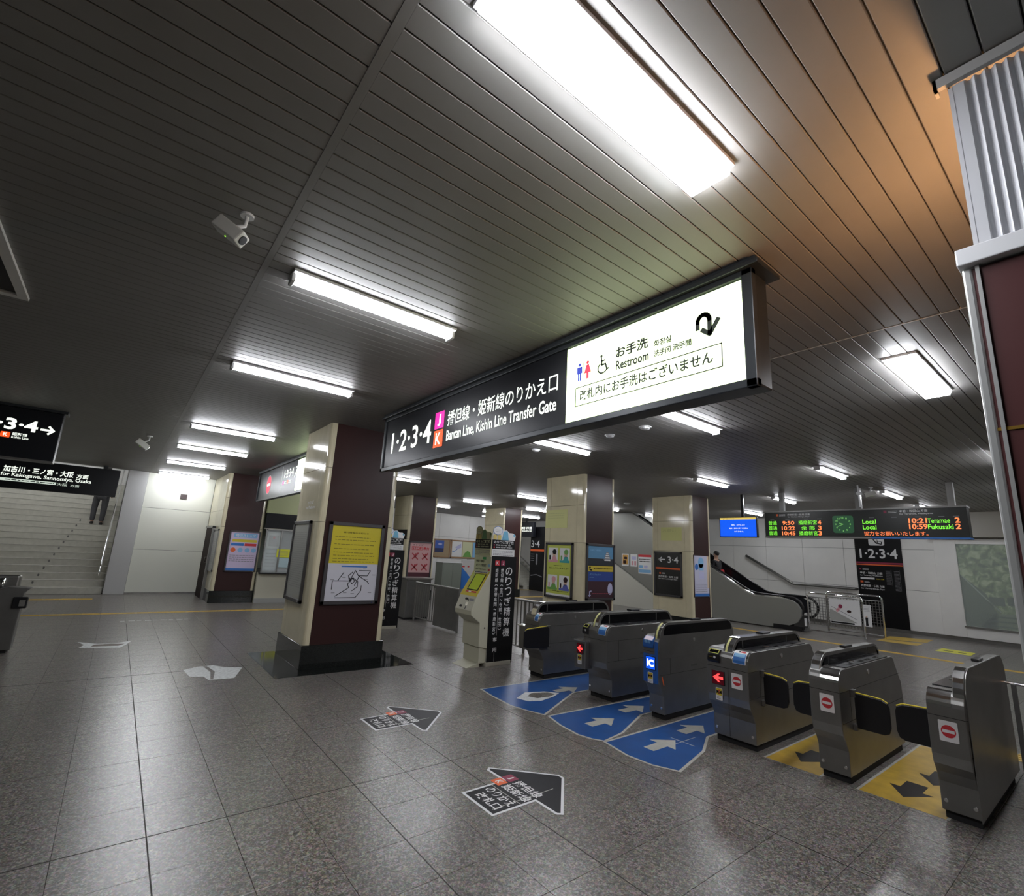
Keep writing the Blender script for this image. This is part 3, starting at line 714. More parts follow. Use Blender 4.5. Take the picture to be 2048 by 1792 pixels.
def reflect_label(t, ridge, top):
    mb = M(); r = .19; yc = (ridge[0]+ridge[1])/2+.012
    out = arc(4.83+r, top-r, r+.0055, 200, 112, 7); inn = arc(4.83+r, top-r, r+.0035, 200, 112, 7)
    obj('yellow_tape', M().prism(out+inn[::-1], 'y', yc-.008, yc+.012), LEMON, t, fixn=True)
def flap(t, yh, s_, length, zt=.665, zb=.40, x=5.06):
    """black flap door hinged at yh swinging in direction s_"""
    y1 = yh+s_*length
    sh = [(yh+s_*.02, zt+.005), (y1-s_*.05, zt-.005), (y1-s_*.012, zt-.025), (y1, zt-.06), (y1, zb+.06), (y1-s_*.015, zb+.015), (y1-s_*.05, zb), (yh+s_*.02, zb-.0)]
    f = obj('flap_door', M().prism(sh, 'x', x-.012, x+.012), BLACKP, t, bevel=.006, fixn=True)
    obj('yellow_edge', M().tube([(x, yh+s_*.03, zt+.008), (x, y1-s_*.05, zt-.001), (x, y1-s_*.010, zt-.022)], .006, 8), YEL, f)
    obj('hinge', M().box(x-.03, x+.03, yh, yh+s_*.03, zt-.03, zt+.03), STEELD, f, bevel=.004); obj('hinge', M().box(x-.03, x+.03, yh, yh+s_*.03, zb-.02, zb+.03), STEELD, f, bevel=.004)

# gate 1 (far left)
g1 = gate('leftmost ticket gate, beside the railing, with a black flap folded along its front', 5.31, 5.62, (5.31, 5.43), (5.43, 5.53), 1.0)
curved_label(g1, 5.40-.06, 5.42, 'x')
obj('side_shelf', M().box(4.84, 5.2, 5.62, 5.80, .33, .64), STEEL, g1, bevel=.008); obj('shelf_top', M().box(4.82, 5.22, 5.60, 5.82, .64, .655), CHROME, g1, bevel=.004)
f = obj('flap_door', M().prism([(4.50, .45), (4.50, .645), (4.55, .668), (4.93, .69), (4.96, .66), (4.96, .42), (4.90, .405), (4.55, .43)], 'y', 5.27, 5.29), BLACKP, g1, bevel=.006, fixn=True)
obj('yellow_edge', M().tube([(4.52, 5.28, .658), (4.56, 5.28, .674), (4.92, 5.28, .697)], .005, 8), YEL, f)
obj('hinge', M().box(4.93, 4.99, 5.275, 5.31, .40, .44), STEELD, f); obj('hinge', M().box(4.93, 4.99, 5.275, 5.31, .66, .70), STEELD, f)
# gate 2
g2 = gate('second ticket gate from the left, with a red lit arrow on a side box', 4.10, 4.47, (4.10, 4.26), (4.27, 4.37), 1.0)
curved_label(g2, 4.12, 4.24, 'x'); reflect_label(g2, (4.27, 4.37), 1.0)
obj('display_box', M().box(4.72, 4.99, 4.37, 4.55, .33, .645), STEEL, g2, bevel=.008); obj('display_box_top', M().box(4.71, 5.0, 4.37, 4.56, .645, .66), CHROME, g2, bevel=.003)
reader(g2, 4.385, 4.49); display(g2, 4.40, 4.51, .50, .62, 'arrow', 4.717); caution(g2, 4.455, .435, 4.716)
# gate 3
g3 = gate('narrow blue fronted card only ticket gate with a glowing IC display', 3.38, 3.57, None, (3.377, 3.45), 1.0, windows='one')
mb = M().box(4.794, 4.80, 3.383, 3.567, .375, .665).box(4.794, 4.80, 3.383, 3.42, .66, .80); obj('blue_front', mb, mat('blue_gate_film', (.02, .10, .36), .35), g3)
reader(g3, 3.43, 3.57, True); display(g3, 3.41, 3.535, .505, .645, 'ic', 4.794); caution(g3, 3.475, .425, 4.792); reflect_label(g3, (3.375, 3.44), 1.0)
obj('orange_scrape', M().add([(4.86, 3.379, .44), (4.875, 3.379, .44), (4.905, 3.379, .35), (4.89, 3.379, .35)], [(0, 1, 2, 3)]), ORANGE, g3)
# gate 4
g4 = gate('wide ticket gate in the middle with a red lit arrow and a no entry sticker', 2.40, 2.81, (2.40, 2.56), (2.565, 2.66), .965)
curved_label(g4, 2.42, 2.545, 'x'); reflect_label(g4, (2.565, 2.66), .965)
reader(g4, 2.665, 2.80); display(g4, 2.63, 2.76, .525, .655, 'arrow'); caution(g4, 2.69, .445); no_entry(g4, 2.51, .595)
obj('front_seam', M().box(4.797, 4.80, 2.594, 2.597, .10, .69), DARK, g4)
flap(g4, 2.40, -1, .24)
# gate 5
g5 = gate('plain ticket gate between two black flap doors, second from the right', 1.655, 1.88, (1.655, 1.80), (1.805, 1.875), .962)
no_entry(g5, 1.752, .597); flap(g5, 1.88, 1, .24); flap(g5, 1.655, -1, .26)
# gate 6 (right end)
g6 = gate('rightmost end ticket gate with a tall plain side and a no entry sticker', .885, 1.10, (.955, 1.10), (.883, .95), 1.015, windows=None)
obj('side_plate', M().prism(ridge_profile(4.84, 6.44, 1.013, .06), 'y', .878, .882), STEEL, g6, fixn=True)
no_entry(g6, .99, .60); flap(g6, 1.10, 1, .26)
# rail to the right of gate 6
t = thing('side_rail', 'thin steel rail on a dark post right of the end gate', 'handrail', (6.2, .6, 0))
obj('rail', M().tube([(6.2, .88, .80), (6.2, -1.2, .80)], .014, 10), CHROME, t)
obj('post', M().box(6.18, 6.22, .79, .82, 0, .79), STEELD, t); obj('post', M().box(6.18, 6.22, -.9, -.87, 0, .79), STEELD, t)
obj('cross_bar', M().box(6.19, 6.21, -.9, .80, .10, .12), STEELD, t)

# ================================================================ FLOOR FILM
def film(name, label, cat, m, pts, z0=0.0, th=.0012, group=None):
    return tag(obj(name, M().prism(pts, 'z', z0, z0+th), m, None, fixn=True), label, cat, group)
def film_thing(label, cat, border, field, bm_, fm_, loc):
    t = thing('floor_marking', label, cat, loc)
    obj('border', M().prism(border, 'z', 0.0, .0010), bm_, t, fixn=True)
    obj('field', M().prism(field, 'z', 0.0, .0016), fm_, t, fixn=True)
    return t
def shrink(pts, d):
    n = len(pts); ar = sum(pts[i][0]*pts[(i+1) % n][1]-pts[(i+1) % n][0]*pts[i][1] for i in range(n)); s_ = 1 if ar > 0 else -1; out = []
    for i in range(n):
        p0, p1, p2 = Vector(pts[i-1]), Vector(pts[i]), Vector(pts[(i+1) % n])
        d1 = (p1-p0).normalized(); d2 = (p2-p1).normalized(); n1 = Vector((-d1.y, d1.x))*s_; n2 = Vector((-d2.y, d2.x))*s_
        b = (n1+n2); b = b/max(b.length_squared/2, .35) if b.length > .01 else n1
        q = p1+b*d; out.append((q.x, q.y))
    return out
def rotarrow(cx, cy, L_, hw, tw, hl, ang):
    """arrow outline pointing along ang"""
    pts = [(-L_/2, -tw/2), (L_/2-hl, -tw/2), (L_/2-hl, -hw/2), (L_/2, 0), (L_/2-hl, hw/2), (L_/2-hl, tw/2), (-L_/2, tw/2)]
    c, s_ = math.cos(ang), math.sin(ang)
    return [(cx+x*c-y*s_, cy+x*s_+y*c) for x, y in pts]
def mat_arrow(t, cx, cy, m=MATW, ang=0, L_=.40, hw=.28, tw=.11, hl=.21, z=.0022):
    obj('arrow', M().prism(rotarrow(cx, cy, L_, hw, tw, hl, ang), 'z', .0015, z), m, t, fixn=True)
B1 = [(3.84, 5.30), (3.79, 5.0), (3.755, 4.6), (3.80, 4.38), (3.88, 4.15), (4.8, 4.62), (6.3, 4.62), (6.3, 5.28)]
B2 = [(3.89, 4.13), (3.80, 3.85), (3.765, 3.57), (3.80, 3.42), (3.87, 3.31), (4.21, 3.37), (4.85, 3.63), (6.3, 3.63), (6.3, 4.06), (5.6, 4.06)]
B3 = [(3.85, 3.32), (3.78, 3.0), (3.80, 2.75), (3.90, 2.54), (4.5, 2.68), (4.88, 2.86), (6.3, 2.86), (6.3, 3.33), (5.6, 3.32)]
m1 = film_thing('blue entry floor marking before the leftmost gate lane, torn open in its middle', 'floor marking', B1, shrink(B1, .025), MATW, MATB, (4.5, 4.9, 0))
mat_arrow(m1, 4.83, 4.78)
obj('worn_patch', M().prism([(4.05, 4.62), (4.0, 4.78), (4.25, 4.92), (4.5, 4.84), (4.62, 4.70), (4.45, 4.62), (4.2, 4.56)], 'z', .0015, .0022), WORN, m1, fixn=True)
obj('worn_hole', M().prism([(4.22, 4.66), (4.17, 4.78), (4.3, 4.86), (4.5, 4.79), (4.55, 4.69), (4.4, 4.64)], 'z', .0021, .0027), GRAN, m1, fixn=True)
m2 = film_thing('blue entry floor marking with two white arrows before the middle lane', 'floor marking', B2, shrink(B2, .025), MATW, MATB, (4.5, 3.7, 0))
mat_arrow(m2, 4.27, 3.705); mat_arrow(m2, 4.95, 3.83)
m3 = film_thing('blue entry floor marking nearest the camera, left of the gate with the IC display', 'floor marking', B3, shrink(B3, .025), MATW, MATB, (4.5, 3.0, 0))
mat_arrow(m3, 4.29, 2.985, L_=.42); mat_arrow(m3, 4.95, 3.08)
obj('scratch', M().box(4.40, 4.75, 2.925, 2.932, .0016, .0021).box(4.52, 4.53, 2.80, 3.05, .0016, .0021), MATW, m3)
BKM = mat('dark_brown_film', (.016, .013, .012), .5, spec=.25)
for (ya, yb, lab, ar) in ((1.86, 2.33, 'yellow exit floor marking with a black arrow between the two flap lanes, left one', ((5.25, 2.09), (5.85, 2.09))),
                          (1.06, 1.62, 'yellow exit floor marking with black arrows in the lane of the end gate', ((5.23, 1.36), (5.28, 1.0)))):
    Bx = [(4.87, ya), (4.87, yb), (6.66, yb), (6.66, ya)]
    t = film_thing(lab, 'floor marking', Bx, [(4.872, ya+.02), (4.872, yb-.02), (6.64, yb-.02), (6.64, ya+.02)], MATW, MATY, (5.6, (ya+yb)/2, 0))
    mat_arrow(t, ar[0][0], ar[0][1], BKM, math.pi, .40, .28, .14, .22)
    if ya < 1.5: mat_arrow(t, 5.72, 1.28, BKM, math.pi, .40, .28, .14, .22)
def black_arrow(x0, yc, label):
    t = thing('floor_marking', label, 'floor marking', (x0+.4, yc, 0))
    sh = [(x0, yc-.185), (x0+.37, yc-.185), (x0+.37, yc-.39), (x0+.41, yc-.42), (x0+.80, yc-.03), (x0+.80, yc+.03), (x0+.41, yc+.42), (x0+.37, yc+.39), (x0+.37, yc+.185), (x0, yc+.185)]
    obj('border', M().prism(sh, 'z', 0.0, .0011), WPAINT, t, fixn=True); obj('field', M().prism(shrink(sh, .02), 'z', 0, .0016), MATK, t, fixn=True)
    a = Art(t, (x0, yc+.2, .0008), (0, -1, 0), (1, 0, 0), step=.0008)
    a.text('lettering', WHITE, '改札口', .09, .055, .24, .085, 1, .015); a.text('lettering', WHITE, 'のりかえ', .06, .16, .29, .085, 1, .015)
    a.text('lettering', WHITE, '姫新線', .09, .29, .27, .085, 1, .015); a.text('lettering', WHITE, '播但線', .09, .395, .27, .085, 1, .015)
    a.rect('line_symbol', ORANGE, -.03, .285, .07, .378, 1, .008); a.rect('line_symbol', CRIMSON, -.03, .39, .07, .483, 1, .008)
    a.text('lettering', WHITE, 'K', 0, .305, .045, .055, 2, .02); a.text('lettering', WHITE, 'J', .005, .41, .03, .055, 2, .03)
    obj('scratch', M().box(x0+.05, x0+.6, yc-.12, yc-.114, .0017, .0023).box(x0+.25, x0+.256, yc-.17, yc+.17, .0017, .0023), MATW, t)
    a.done()
black_arrow(2.20, 3.0, 'black arrow shaped floor sticker with red line marks, nearest the camera')
black_arrow(2.17, 4.78, 'black arrow shaped floor sticker with red line marks, the farther of the two')
_w1 = film('floor_sticker_remnant', 'worn white arrow sticker on the floor left of the near pillar', 'floor marking', WORN, [(.95, 7.73), (1.12, 7.86), (1.30, 7.86), (1.42, 7.68), (1.60, 7.60), (1.42, 7.08), (1.15, 7.10), (1.12, 7.28), (.98, 7.36)])
obj('crack', M().prism([(1.17, 7.12), (1.20, 7.12), (1.27, 7.50), (1.22, 7.84), (1.18, 7.84), (1.22, 7.5)], 'z', .0011, .0018), GRAN, _w1, fixn=True)
_w2 = film('floor_sticker_remnant', 'ragged torn sticker with brown centre on the far left floor', 'floor marking', WORN, [(-.19, 10.24), (-.05, 10.1), (.05, 9.98), (.25, 9.95), (.47, 10.1), (.40, 9.8), (.32, 9.56), (-.15, 9.72), (-.1, 9.95)])
obj('bare_centre', M().prism([(-.02, 9.78), (.30, 9.72), (.38, 9.86), (.22, 9.92), (.02, 9.92)], 'z', .0011, .0018), mat('brown_glue', (.10, .07, .05), .5), _w2, fixn=True)
mb = M()
for k in range(9): mb.box(.33+k*.13, .33+k*.13+.07+.03*(k % 2), 12.28+.02*(k % 3), 12.36, 0, .0012)
tag(obj('floor_sticker_remnant', mb, WORN), 'row of small white sticker scraps on the floor before the yellow line', 'floor marking')
# tactile strips
def tactile(x0, x1, y0, y1, label, dots=True):
    t = thing('tactile_strip', label, 'tactile paving', ((x0+x1)/2, (y0+y1)/2, 0))
    obj('strip', M().box(x0, x1, y0, y1, 0, .003), TACT, t)
    if dots:
        mb = M(); n = 0
        L_ = max(x1-x0, y1-y0); al = x1-x0 > y1-y0
        k = 0
        while k*.30 < L_-.05 and n < 200:
            a0 = k*.30+.02; a1 = min(a0+.26, L_)
            for q in (.25, .5, .75):
                if al: yy = y0+(y1-y0)*q; mb.box(x0+a0, x0+a1, yy-.015, yy+.015, .003, .007)
                else: xx = x0+(x1-x0)*q; mb.box(xx-.015, xx+.015, y0+a0, y0+a1, .003, .007)
            k += 1; n += 1
        obj('ridges', mb, TACT, t)
    return t
tactile(-4.5, 7.4, 13.42, 13.62, 'long yellow tactile strip crossing the far floor before the ticket office')
tactile(-5.0, -.2, 16.3, 16.6, 'yellow tactile strip at the foot of the far left stairs')
tactile(13.45, 13.65, -1.0, 10.5, 'long yellow tactile line on the floor inside the gates')
tactile(7.0, 7.3, -1.5, .98, 'short yellow tactile strip beside the end gate')
tactile(13.6, 17.5, 18.3, 18.6, 'yellow tactile strip at the foot of the far stairs', False)
tactile(12.3, 12.6, 9.0, 18.3, 'yellow tactile line leading to the far stairs', False)
tactile(12.6, 15.0, 15.3, 15.6, 'branching yellow tactile strip before the far stairs', False)
film('floor_sign', 'yellow floor panel nearest the right white wall', 'floor marking', TACT, [(16.9, 4.5), (17.45, 3.68), (16.5, 3.62), (16.0, 4.42)])
film('floor_sign', 'yellow floor panel left of the barrier exit, beside the mesh rails', 'floor marking', TACT, [(15.45, 4.4), (15.95, 4.42), (16.2, 3.62), (15.55, 3.60)])
t = thing('floor_sign', 'bright yellow keep-clear notice stuck on the floor inside the gates', 'floor marking', (15.3, 2.9, 0))
obj('field', M().prism([(15.05, 3.17), (15.75, 3.17), (15.70, 2.58), (15.05, 2.56)], 'z', 0, .0012), mat('acid_yellow', (.60, .58, .05), .5), t, fixn=True)
obj('print', M().box(15.3, 15.4, 2.9, 3.08, .0012, .0018).box(15.3, 15.4, 2.68, 2.82, .0012, .0018), BLACKI, t)

# ================================================================ FARE ADJUSTMENT MACHINES
def topper(t, o, u, n_, w_, kind):
    """advertising board standing on the machine: black title strip, white notice and rounded cut-outs"""
    a = Art(t, o, u, (0, 0, 1))
    a.rect('topper_notice', WHITE if kind else LEMON2, 0, 0, w_, .11, 0); a.lines('topper_print', GREYP, w_*.05, .015, w_*.95, .10, 4, 1, .35)
    a.rect('topper_strip', BLACKI, 0, .115, w_, .255, 0)
    a.text('topper_lettering', WHITE if kind else LEMON2, 'のりつぎ精算機', w_*.06, .20, w_*.88, .045, 1, .02)
    a.text('topper_lettering', WHITE if kind else LEMON2, '播但線（京口〜寺前、竹田）', w_*.16, .165, w_*.65, .022, 1, .01); a.text('topper_lettering', WHITE if kind else LEMON2, '姫新線（播磨高岡〜播磨新宮）', w_*.16, .13, w_*.72, .022, 1, .01)
    a.rect('topper_symbol', RED, w_*.06, .13, w_*.11, .15, 1); a.rect('topper_symbol', CRIMSON, w_*.06, .165, w_*.11, .185, 1)
    lb = mat('pale_cyan_print', (.16, .42, .60), .5) if kind else mat('dull_green_print', (.14, .32, .15), .5)
    py = mat('pale_ochre_print', (.62, .50, .16), .5)
    pc = WHITE if kind else LEMON2
    a.disc('speech_bubble', BLUE if kind else GREYP, w_*.22, .40, w_*.21, 0, .068); a.disc('speech_bubble', pc, w_*.22, .40, w_*.195, 1, .061); a.lines('topper_print', GREYP, w_*.12, .375, w_*.32, .425, 2, 2, .25)
    for cx_ in (.10, .29): a.rect('cut_out', py, w_*(cx_-.075), .258, w_*(cx_+.075), .335, 2, .012)
    a.poly('cut_out', lb, [(w_*.40, .258), (w_*.44, .32), (w_*.46, .385), (w_*.50, .40), (w_*.62, .40), (w_*.66, .38), (w_*.69, .30), (w_*.74, .258)], 1)
    a.poly('cut_out', pc, [(w_*.70, .258), (w_*.71, .32), (w_*.76, .36), (w_*.85, .36), (w_*.90, .33), (w_*.92, .258)], 2); a.disc('cut_out', lb, w_*.95, .34, w_*.045, 2)
    a.done()
LEMON2 = mat('pale_green_cream_print', (.62, .64, .40), .5)
def machine(x0, y0, y1, label, full=True):
    """x0 = back-left edge of the black side banner; front of the machine faces -x"""
    t = thing('fare_machine', label, 'ticket machine', (x0+.25, (y0+y1)/2, 0))
    px = x0-4.61
    prof = [(4.62, 1.60), (4.585, 1.60), (4.585, 1.36), (4.36, 1.00), (4.28, .80), (4.285, .735), (4.45, .62), (4.455, .28), (4.62, .25)]
    prof = [(x+px, z) for x, z in prof]
    obj('front_body', M().prism(prof, 'y', y0, y1), OFFW, t, bevel=.008, fixn=True)
    obj('rear_cabinet', M().box(x0, x0+.47, y0, y1, .03, 1.60), mat('grey_cream_casing', (.48, .47, .42), .4), t, bevel=.006)
    obj('foot', M().box(x0-.13, x0, y0+.02, y1-.02, .05, .28), OFFW, t, bevel=.004); obj('plinth', M().box(x0-.02, x0+.45, y0-.02, y1+.02, 0, .06), mat('plinth_cream', (.42, .40, .33), .6), t, bevel=.004)
    if full: obj('floor_flap', M().add([(x0-.33, y0+.03, .004), (x0-.33, y1-.03, .004), (x0-.1, y1-.03, .06), (x0-.1, y0+.03, .06), (x0-.33, y0+.03, 0), (x0-.33, y1-.03, 0), (x0-.1, y1-.03, 0), (x0-.1, y0+.03, 0)], [(0,3,2,1),(4,5,6,7),(0,1,5,4),(1,2,6,5),(2,3,7,6),(3,0,4,7)]), OFFW, t)
    # black side banner
    bn = obj('side_banner', M().box(x0-.005, x0+.475, y0-.012, y0-.002, .02, 1.61), BLACKI, t)
    a = Art(bn, (x0, y0-.012, 0), YU, YV)
    a.rect('symbol', ORANGE if False else RED, .055, 1.465, .145, 1.545, 0, .01); a.rect('symbol', CRIMSON, .17, 1.465, .25, 1.545, 0, .01)
    a.text('lettering', WHITE, 'K', .08, 1.48, .045, .05, 1, .02); a.text('lettering', WHITE, 'J', .20, 1.48, .025, .05, 1, .02)
    def vtext(s_, ax_, z1, z0, w_):
        n = len(s_); h = (z1-z0)/n
        for i, ch in enumerate(s_):
            if ch == ' ': continue
            if ch in '（〜）': a.text('lettering', WHITE, ch, ax_+w_*.05 if ch == '〜' else ax_, z1-(i+.7)*h, w_*.9, h*.3, 0, .01) if ch == '〜' else a.line('lettering', WHITE, [(ax_, z1-(i+.75)*h if ch == '（' else z1-(i+.2)*h), (ax_+w_*.25, z1-(i+.5)*h), (ax_+w_*.75, z1-(i+.5)*h), (ax_+w_, z1-(i+.75)*h if ch == '（' else z1-(i+.2)*h)], .007)
            elif ch == '、': a.text('lettering', WHITE, ch, ax_+w_*.6, z1-(i+.4)*h, w_*.3, h*.25, 0, .01)
            else: a.text('lettering', WHITE, ch, ax_, z1-(i+.93)*h, w_, h*.84, 0, .005)
    vtext('のりつぎ精算機', .27, 1.46, .40, .13); vtext('播但線（京口〜寺前、竹田）', .175, 1.43, .48, .055)
    vtext('姫新線（播磨高岡〜播磨新宮）', .07, 1.43, .42, .055); vtext('専 用', .09, .41, .19, .075)
    a.rect('lettering', WHITE, .155, .43, .158, 1.05); a.rect('lettering', WHITE, .125, .05, .127, .19)
    a.done()
    if full:
        ly = y1-y0
        a = Art(t, (x0-.025, y1, 0), XU, XV)
        pg = mat('pale_green_header', (.58, .63, .40), .5)
        a.rect('header_panel', pg, .005, 1.345, ly-.005, 1.595, 0)
        a.text('header_lettering', BLACKI, '播但線・姫新線', .06, 1.50, .22, .04, 1, .01); a.text('header_lettering', BLACKI, 'のりつぎ精算機', .06, 1.435, .28, .045, 1, .01); a.text('header_lettering', BLACKI, 'Fare Adjustment', .06, 1.38, .27, .03, 1, .01)
        a.rect('header_badge', mat('badge_green', (.03, .35, .10), .5), .24, 1.548, .33, 1.585, 1); a.rect('header_badge', LBLUE, .38, 1.44, .45, 1.48, 1, .01); a.rect('header_badge', RED, .39, 1.375, .44, 1.41, 1)
        a.done()
        # slanted face
        bx, bz, tx, tz = 4.36+px, 1.00, 4.585+px, 1.36
        v = Vector((tx-bx, 0, tz-bz)); Ls = v.length
        a = Art(t, (bx, y1, bz), XU, v)
        a.rect('screen_surround', YEL, .0, 0, ly, Ls, 0); a.rect('screen_surround', LIME, .02, Ls*.55, .10, Ls*.95, 1)
        a.rect('warning_tape', RED, .10, Ls*.13, ly-.06, Ls*.19, 2); a.rect('warning_tape', WHITE, .18, Ls*.14, ly-.2, Ls*.18, 3)
        a.rect('screen_bezel', BLACKP, .10, Ls*.22, ly-.05, Ls*.90, 1); a.rect('touch_screen', SCRG, .125, Ls*.26, ly-.075, Ls*.88, 2)
        a.rect('top_strip', WHITE, .04, Ls*.93, ly-.04, Ls*1.0, 2); a.lines('top_print', BLACKI, .06, Ls*.94, ly-.06, Ls*.99, 1, 3, .6)
        a.done()
        v2 = Vector((.08, 0, .20)); a = Art(t, (4.28+px, y1, .80), XU, v2); L2 = v2.length
        a.rect('coin_tray', BLACKI, .18, L2*.70, .26, L2*.85, 0, .008); a.rect('card_slot', GREYP, .30, L2*.66, .42, L2*.82, 0, .008); a.rect('ticket_mouth', BLACKI, .10, L2*.15, .17, L2*.30, 1, .01); a.rect('ticket_surround', OFFW, .05, L2*.05, .20, L2*.45, 0, .015)
        a.rect('note_slot', BLACKI, .26, L2*.05, .28, L2*.25, 0); a.rect('note_cover', CHROME, .24, L2*.3, .30, L2*.55, 0, .01); a.rect('note_slot', BLACKI, .27, L2*.60, .29, L2*.78, 1)
        a.done()
        obj('key_lock', M().tube([(x0-.07, y0, .55), (x0-.07, y0-.006, .55)], .012, 10), CHROME, t)
    # toppers
    obj('topper_board', M().box(x0-.01, x0+.44, y0+.005, y0+.015, 1.60, 1.86), WHITE, t)
    obj('topper_board', M().box(x0-.03, x0-.02, y0+.02, y1-.01, 1.60, 1.86), LEMON2, t)
    # rounded cut-out backs
    def back(o, u, w_, m):
        oo, uu = Vector(o), Vector(u); pts = []
        for a_, b_ in ((0, .25), (.0, .33), (.01, .40), (.06, .45), (.22, .475), (.38, .45), (.44, .41), (.60, .42), (.72, .38), (.88, .38), (1.0, .35), (1.0, .32), (.95, .25)): pts.append((a_*w_, b_))
        vs = [oo+uu*p[0]+Vector((0, 0, p[1])) for p in pts]; nn = uu.cross(Vector((0, 0, 1)))*.006
        n = len(vs); obj('topper_cut_out', M().add(vs+[q-nn for q in vs], [tuple(range(n)), tuple(range(n, 2*n))[::-1]]+[(i, i+n, (i+1) % n+n, (i+1) % n) for i in range(n)]), m, t, fixn=True)
    back((x0-.01, y0+.007, 1.60), (1, 0, 0), .46, WHITE); topper(t, (x0-.01, y0+.005, 1.605), YU, None, .45, True)
    if full: back((x0-.028, y1-.01, 1.60), (0, -1, 0), y1-y0-.02, LEMON2); topper(t, (x0-.03, y1-.01, 1.605), XU, None, y1-y0-.02, False)
    return t
machine(4.61, 6.25, 6.70, 'cream fare adjustment machine with yellow screen panel and black side banner')
machine(4.45, 9.9, 10.35, 'second fare adjustment machine, half hidden behind the near pillar')

# ================================================================ RAILINGS
def railing(name, label, pts, h=.86, gap=.105, loc=None, solid=(), dark=False):
    t = thing(name, label, 'railing', loc or (pts[0][0], pts[0][1], 0))
    for (x0, y0), (x1, y1) in zip(pts, pts[1:]):
        L_ = math.hypot(x1-x0, y1-y0); ux, uy = (x1-x0)/L_, (y1-y0)/L_
        obj('top_rail', M().tube([(x0, y0, h), (x1, y1, h)], .022, 10), STEEL, t); obj('bottom_rail', M().tube([(x0, y0, .09), (x1, y1, .09)], .015, 8), STEEL, t)
        n = int(L_/gap)
        for i in range(n+1):
            d = i*L_/n; x, y = x0+ux*d, y0+uy*d
            if any(s0 < y < s1 for s0, s1 in solid): continue
            big = i % 9 == 0
            obj('post' if big else 'baluster', M().tube([(x, y, 0 if big else .09), (x, y, h)], .024 if big else .011, 8), STEEL, t)
    for s0, s1 in solid: obj('solid_panel', M().box(pts[0][0]-.02, pts[0][0]+.02, s0, s1, .03, h-.01), STEELD, t, bevel=.004)
    return t
railing('railing', 'stainless bar railing between the ticket machine and the leftmost gate', [(5.8, 5.85), (5.8, 8.4)], .87)
railing('railing', 'stainless bar railing with a solid panel left of the ticket machine', [(5.8, 8.95), (5.8, 10.85)], .87, solid=((8.95, 9.92),))
t = thing('steel_cabinet', 'low dark steel cabinet under the red STOP poster', 'cabinet', (6.0, 11.2, 0))
obj('body', M().box(5.62, 6.28, 11.0, 11.5, .04, .93), STEELD, t, bevel=.01); obj('top', M().prism([(5.55, .96), (6.35, .96), (6.27, .92), (5.63, .92)], 'y', 10.96, 11.52), STEEL, t, fixn=True); obj('plinth', M().box(5.64, 6.26, 11.02, 11.48, 0, .04), BASE, t)
obj('door', M().box(5.66, 6.24, 10.992, 11.0, .08, .88), STEELD, t, bevel=.003)

# ================================================================ NOTICE FRAMES AND POSTERS
def frame_x(x, y1, y0, z0, z1, label, fill, artf=None, fm=ALU, bw=.05, cat='notice frame', name='notice_frame', dep=.035):
    t = thing(name, label, cat, (x-.02, (y0+y1)/2, z0)); obj('frame', M().box(x-dep, x, y0, y0+bw, z0, z1).box(x-dep, x, y1-bw, y1, z0, z1).box(x-dep, x, y0, y1, z0, z0+bw).box(x-dep, x, y0, y1, z1-bw, z1), fm, t, bevel=.004)
    obj('backing', M().box(x-.018, x-.002, y0+bw, y1-bw, z0+bw, z1-bw), fill, t)
    obj('lock', M().tube([(x-dep, y0+bw*1.9, z0+bw*.5), (x-dep-.006, y0+bw*1.9, z0+bw*.5)], .012, 8), CHROME, t)
    if artf:
        a = Art(t, (x-.018, y1-bw, z0+bw), XU, XV); artf(a, y1-y0-2*bw, z1-z0-2*bw); a.done()
    return t
def frame_y(y, x0, x1, z0, z1, label, fill, artf=None, fm=ALU, bw=.05, cat='notice frame', name='notice_frame', dep=.035):
    t = thing(name, label, cat, ((x0+x1)/2, y-.02, z0)); obj('frame', M().box(x0, x0+bw, y-dep, y, z0, z1).box(x1-bw, x1, y-dep, y, z0, z1).box(x0, x1, y-dep, y, z0, z0+bw).box(x0, x1, y-dep, y, z1-bw, z1), fm, t, bevel=.004)
    obj('backing', M().box(x0+bw, x1-bw, y-.018, y-.002, z0+bw, z1-bw), fill, t)
    obj('lock', M().tube([(x1-bw*1.9, y-dep, z0+bw*.5), (x1-bw*1.9, y-dep-.006, z0+bw*.5)], .012, 8), CHROME, t)
    if artf:
        a = Art(t, (x0+bw, y-.018, z0+bw), YU, YV); artf(a, x1-x0-2*bw, z1-z0-2*bw); a.done()
    return t
GL_W = mat('paper_white_glazed', (.60, .60, .66), .4, coat=.8); GL_Y = mat('paper_yellow_glazed', (.62, .52, .02), .4, coat=.8); GL_G = mat('paper_grey_glazed', (.36, .37, .34), .4, coat=.8)
GL_K = mat('black_glazed', (.012, .012, .012), .3, coat=1.0)
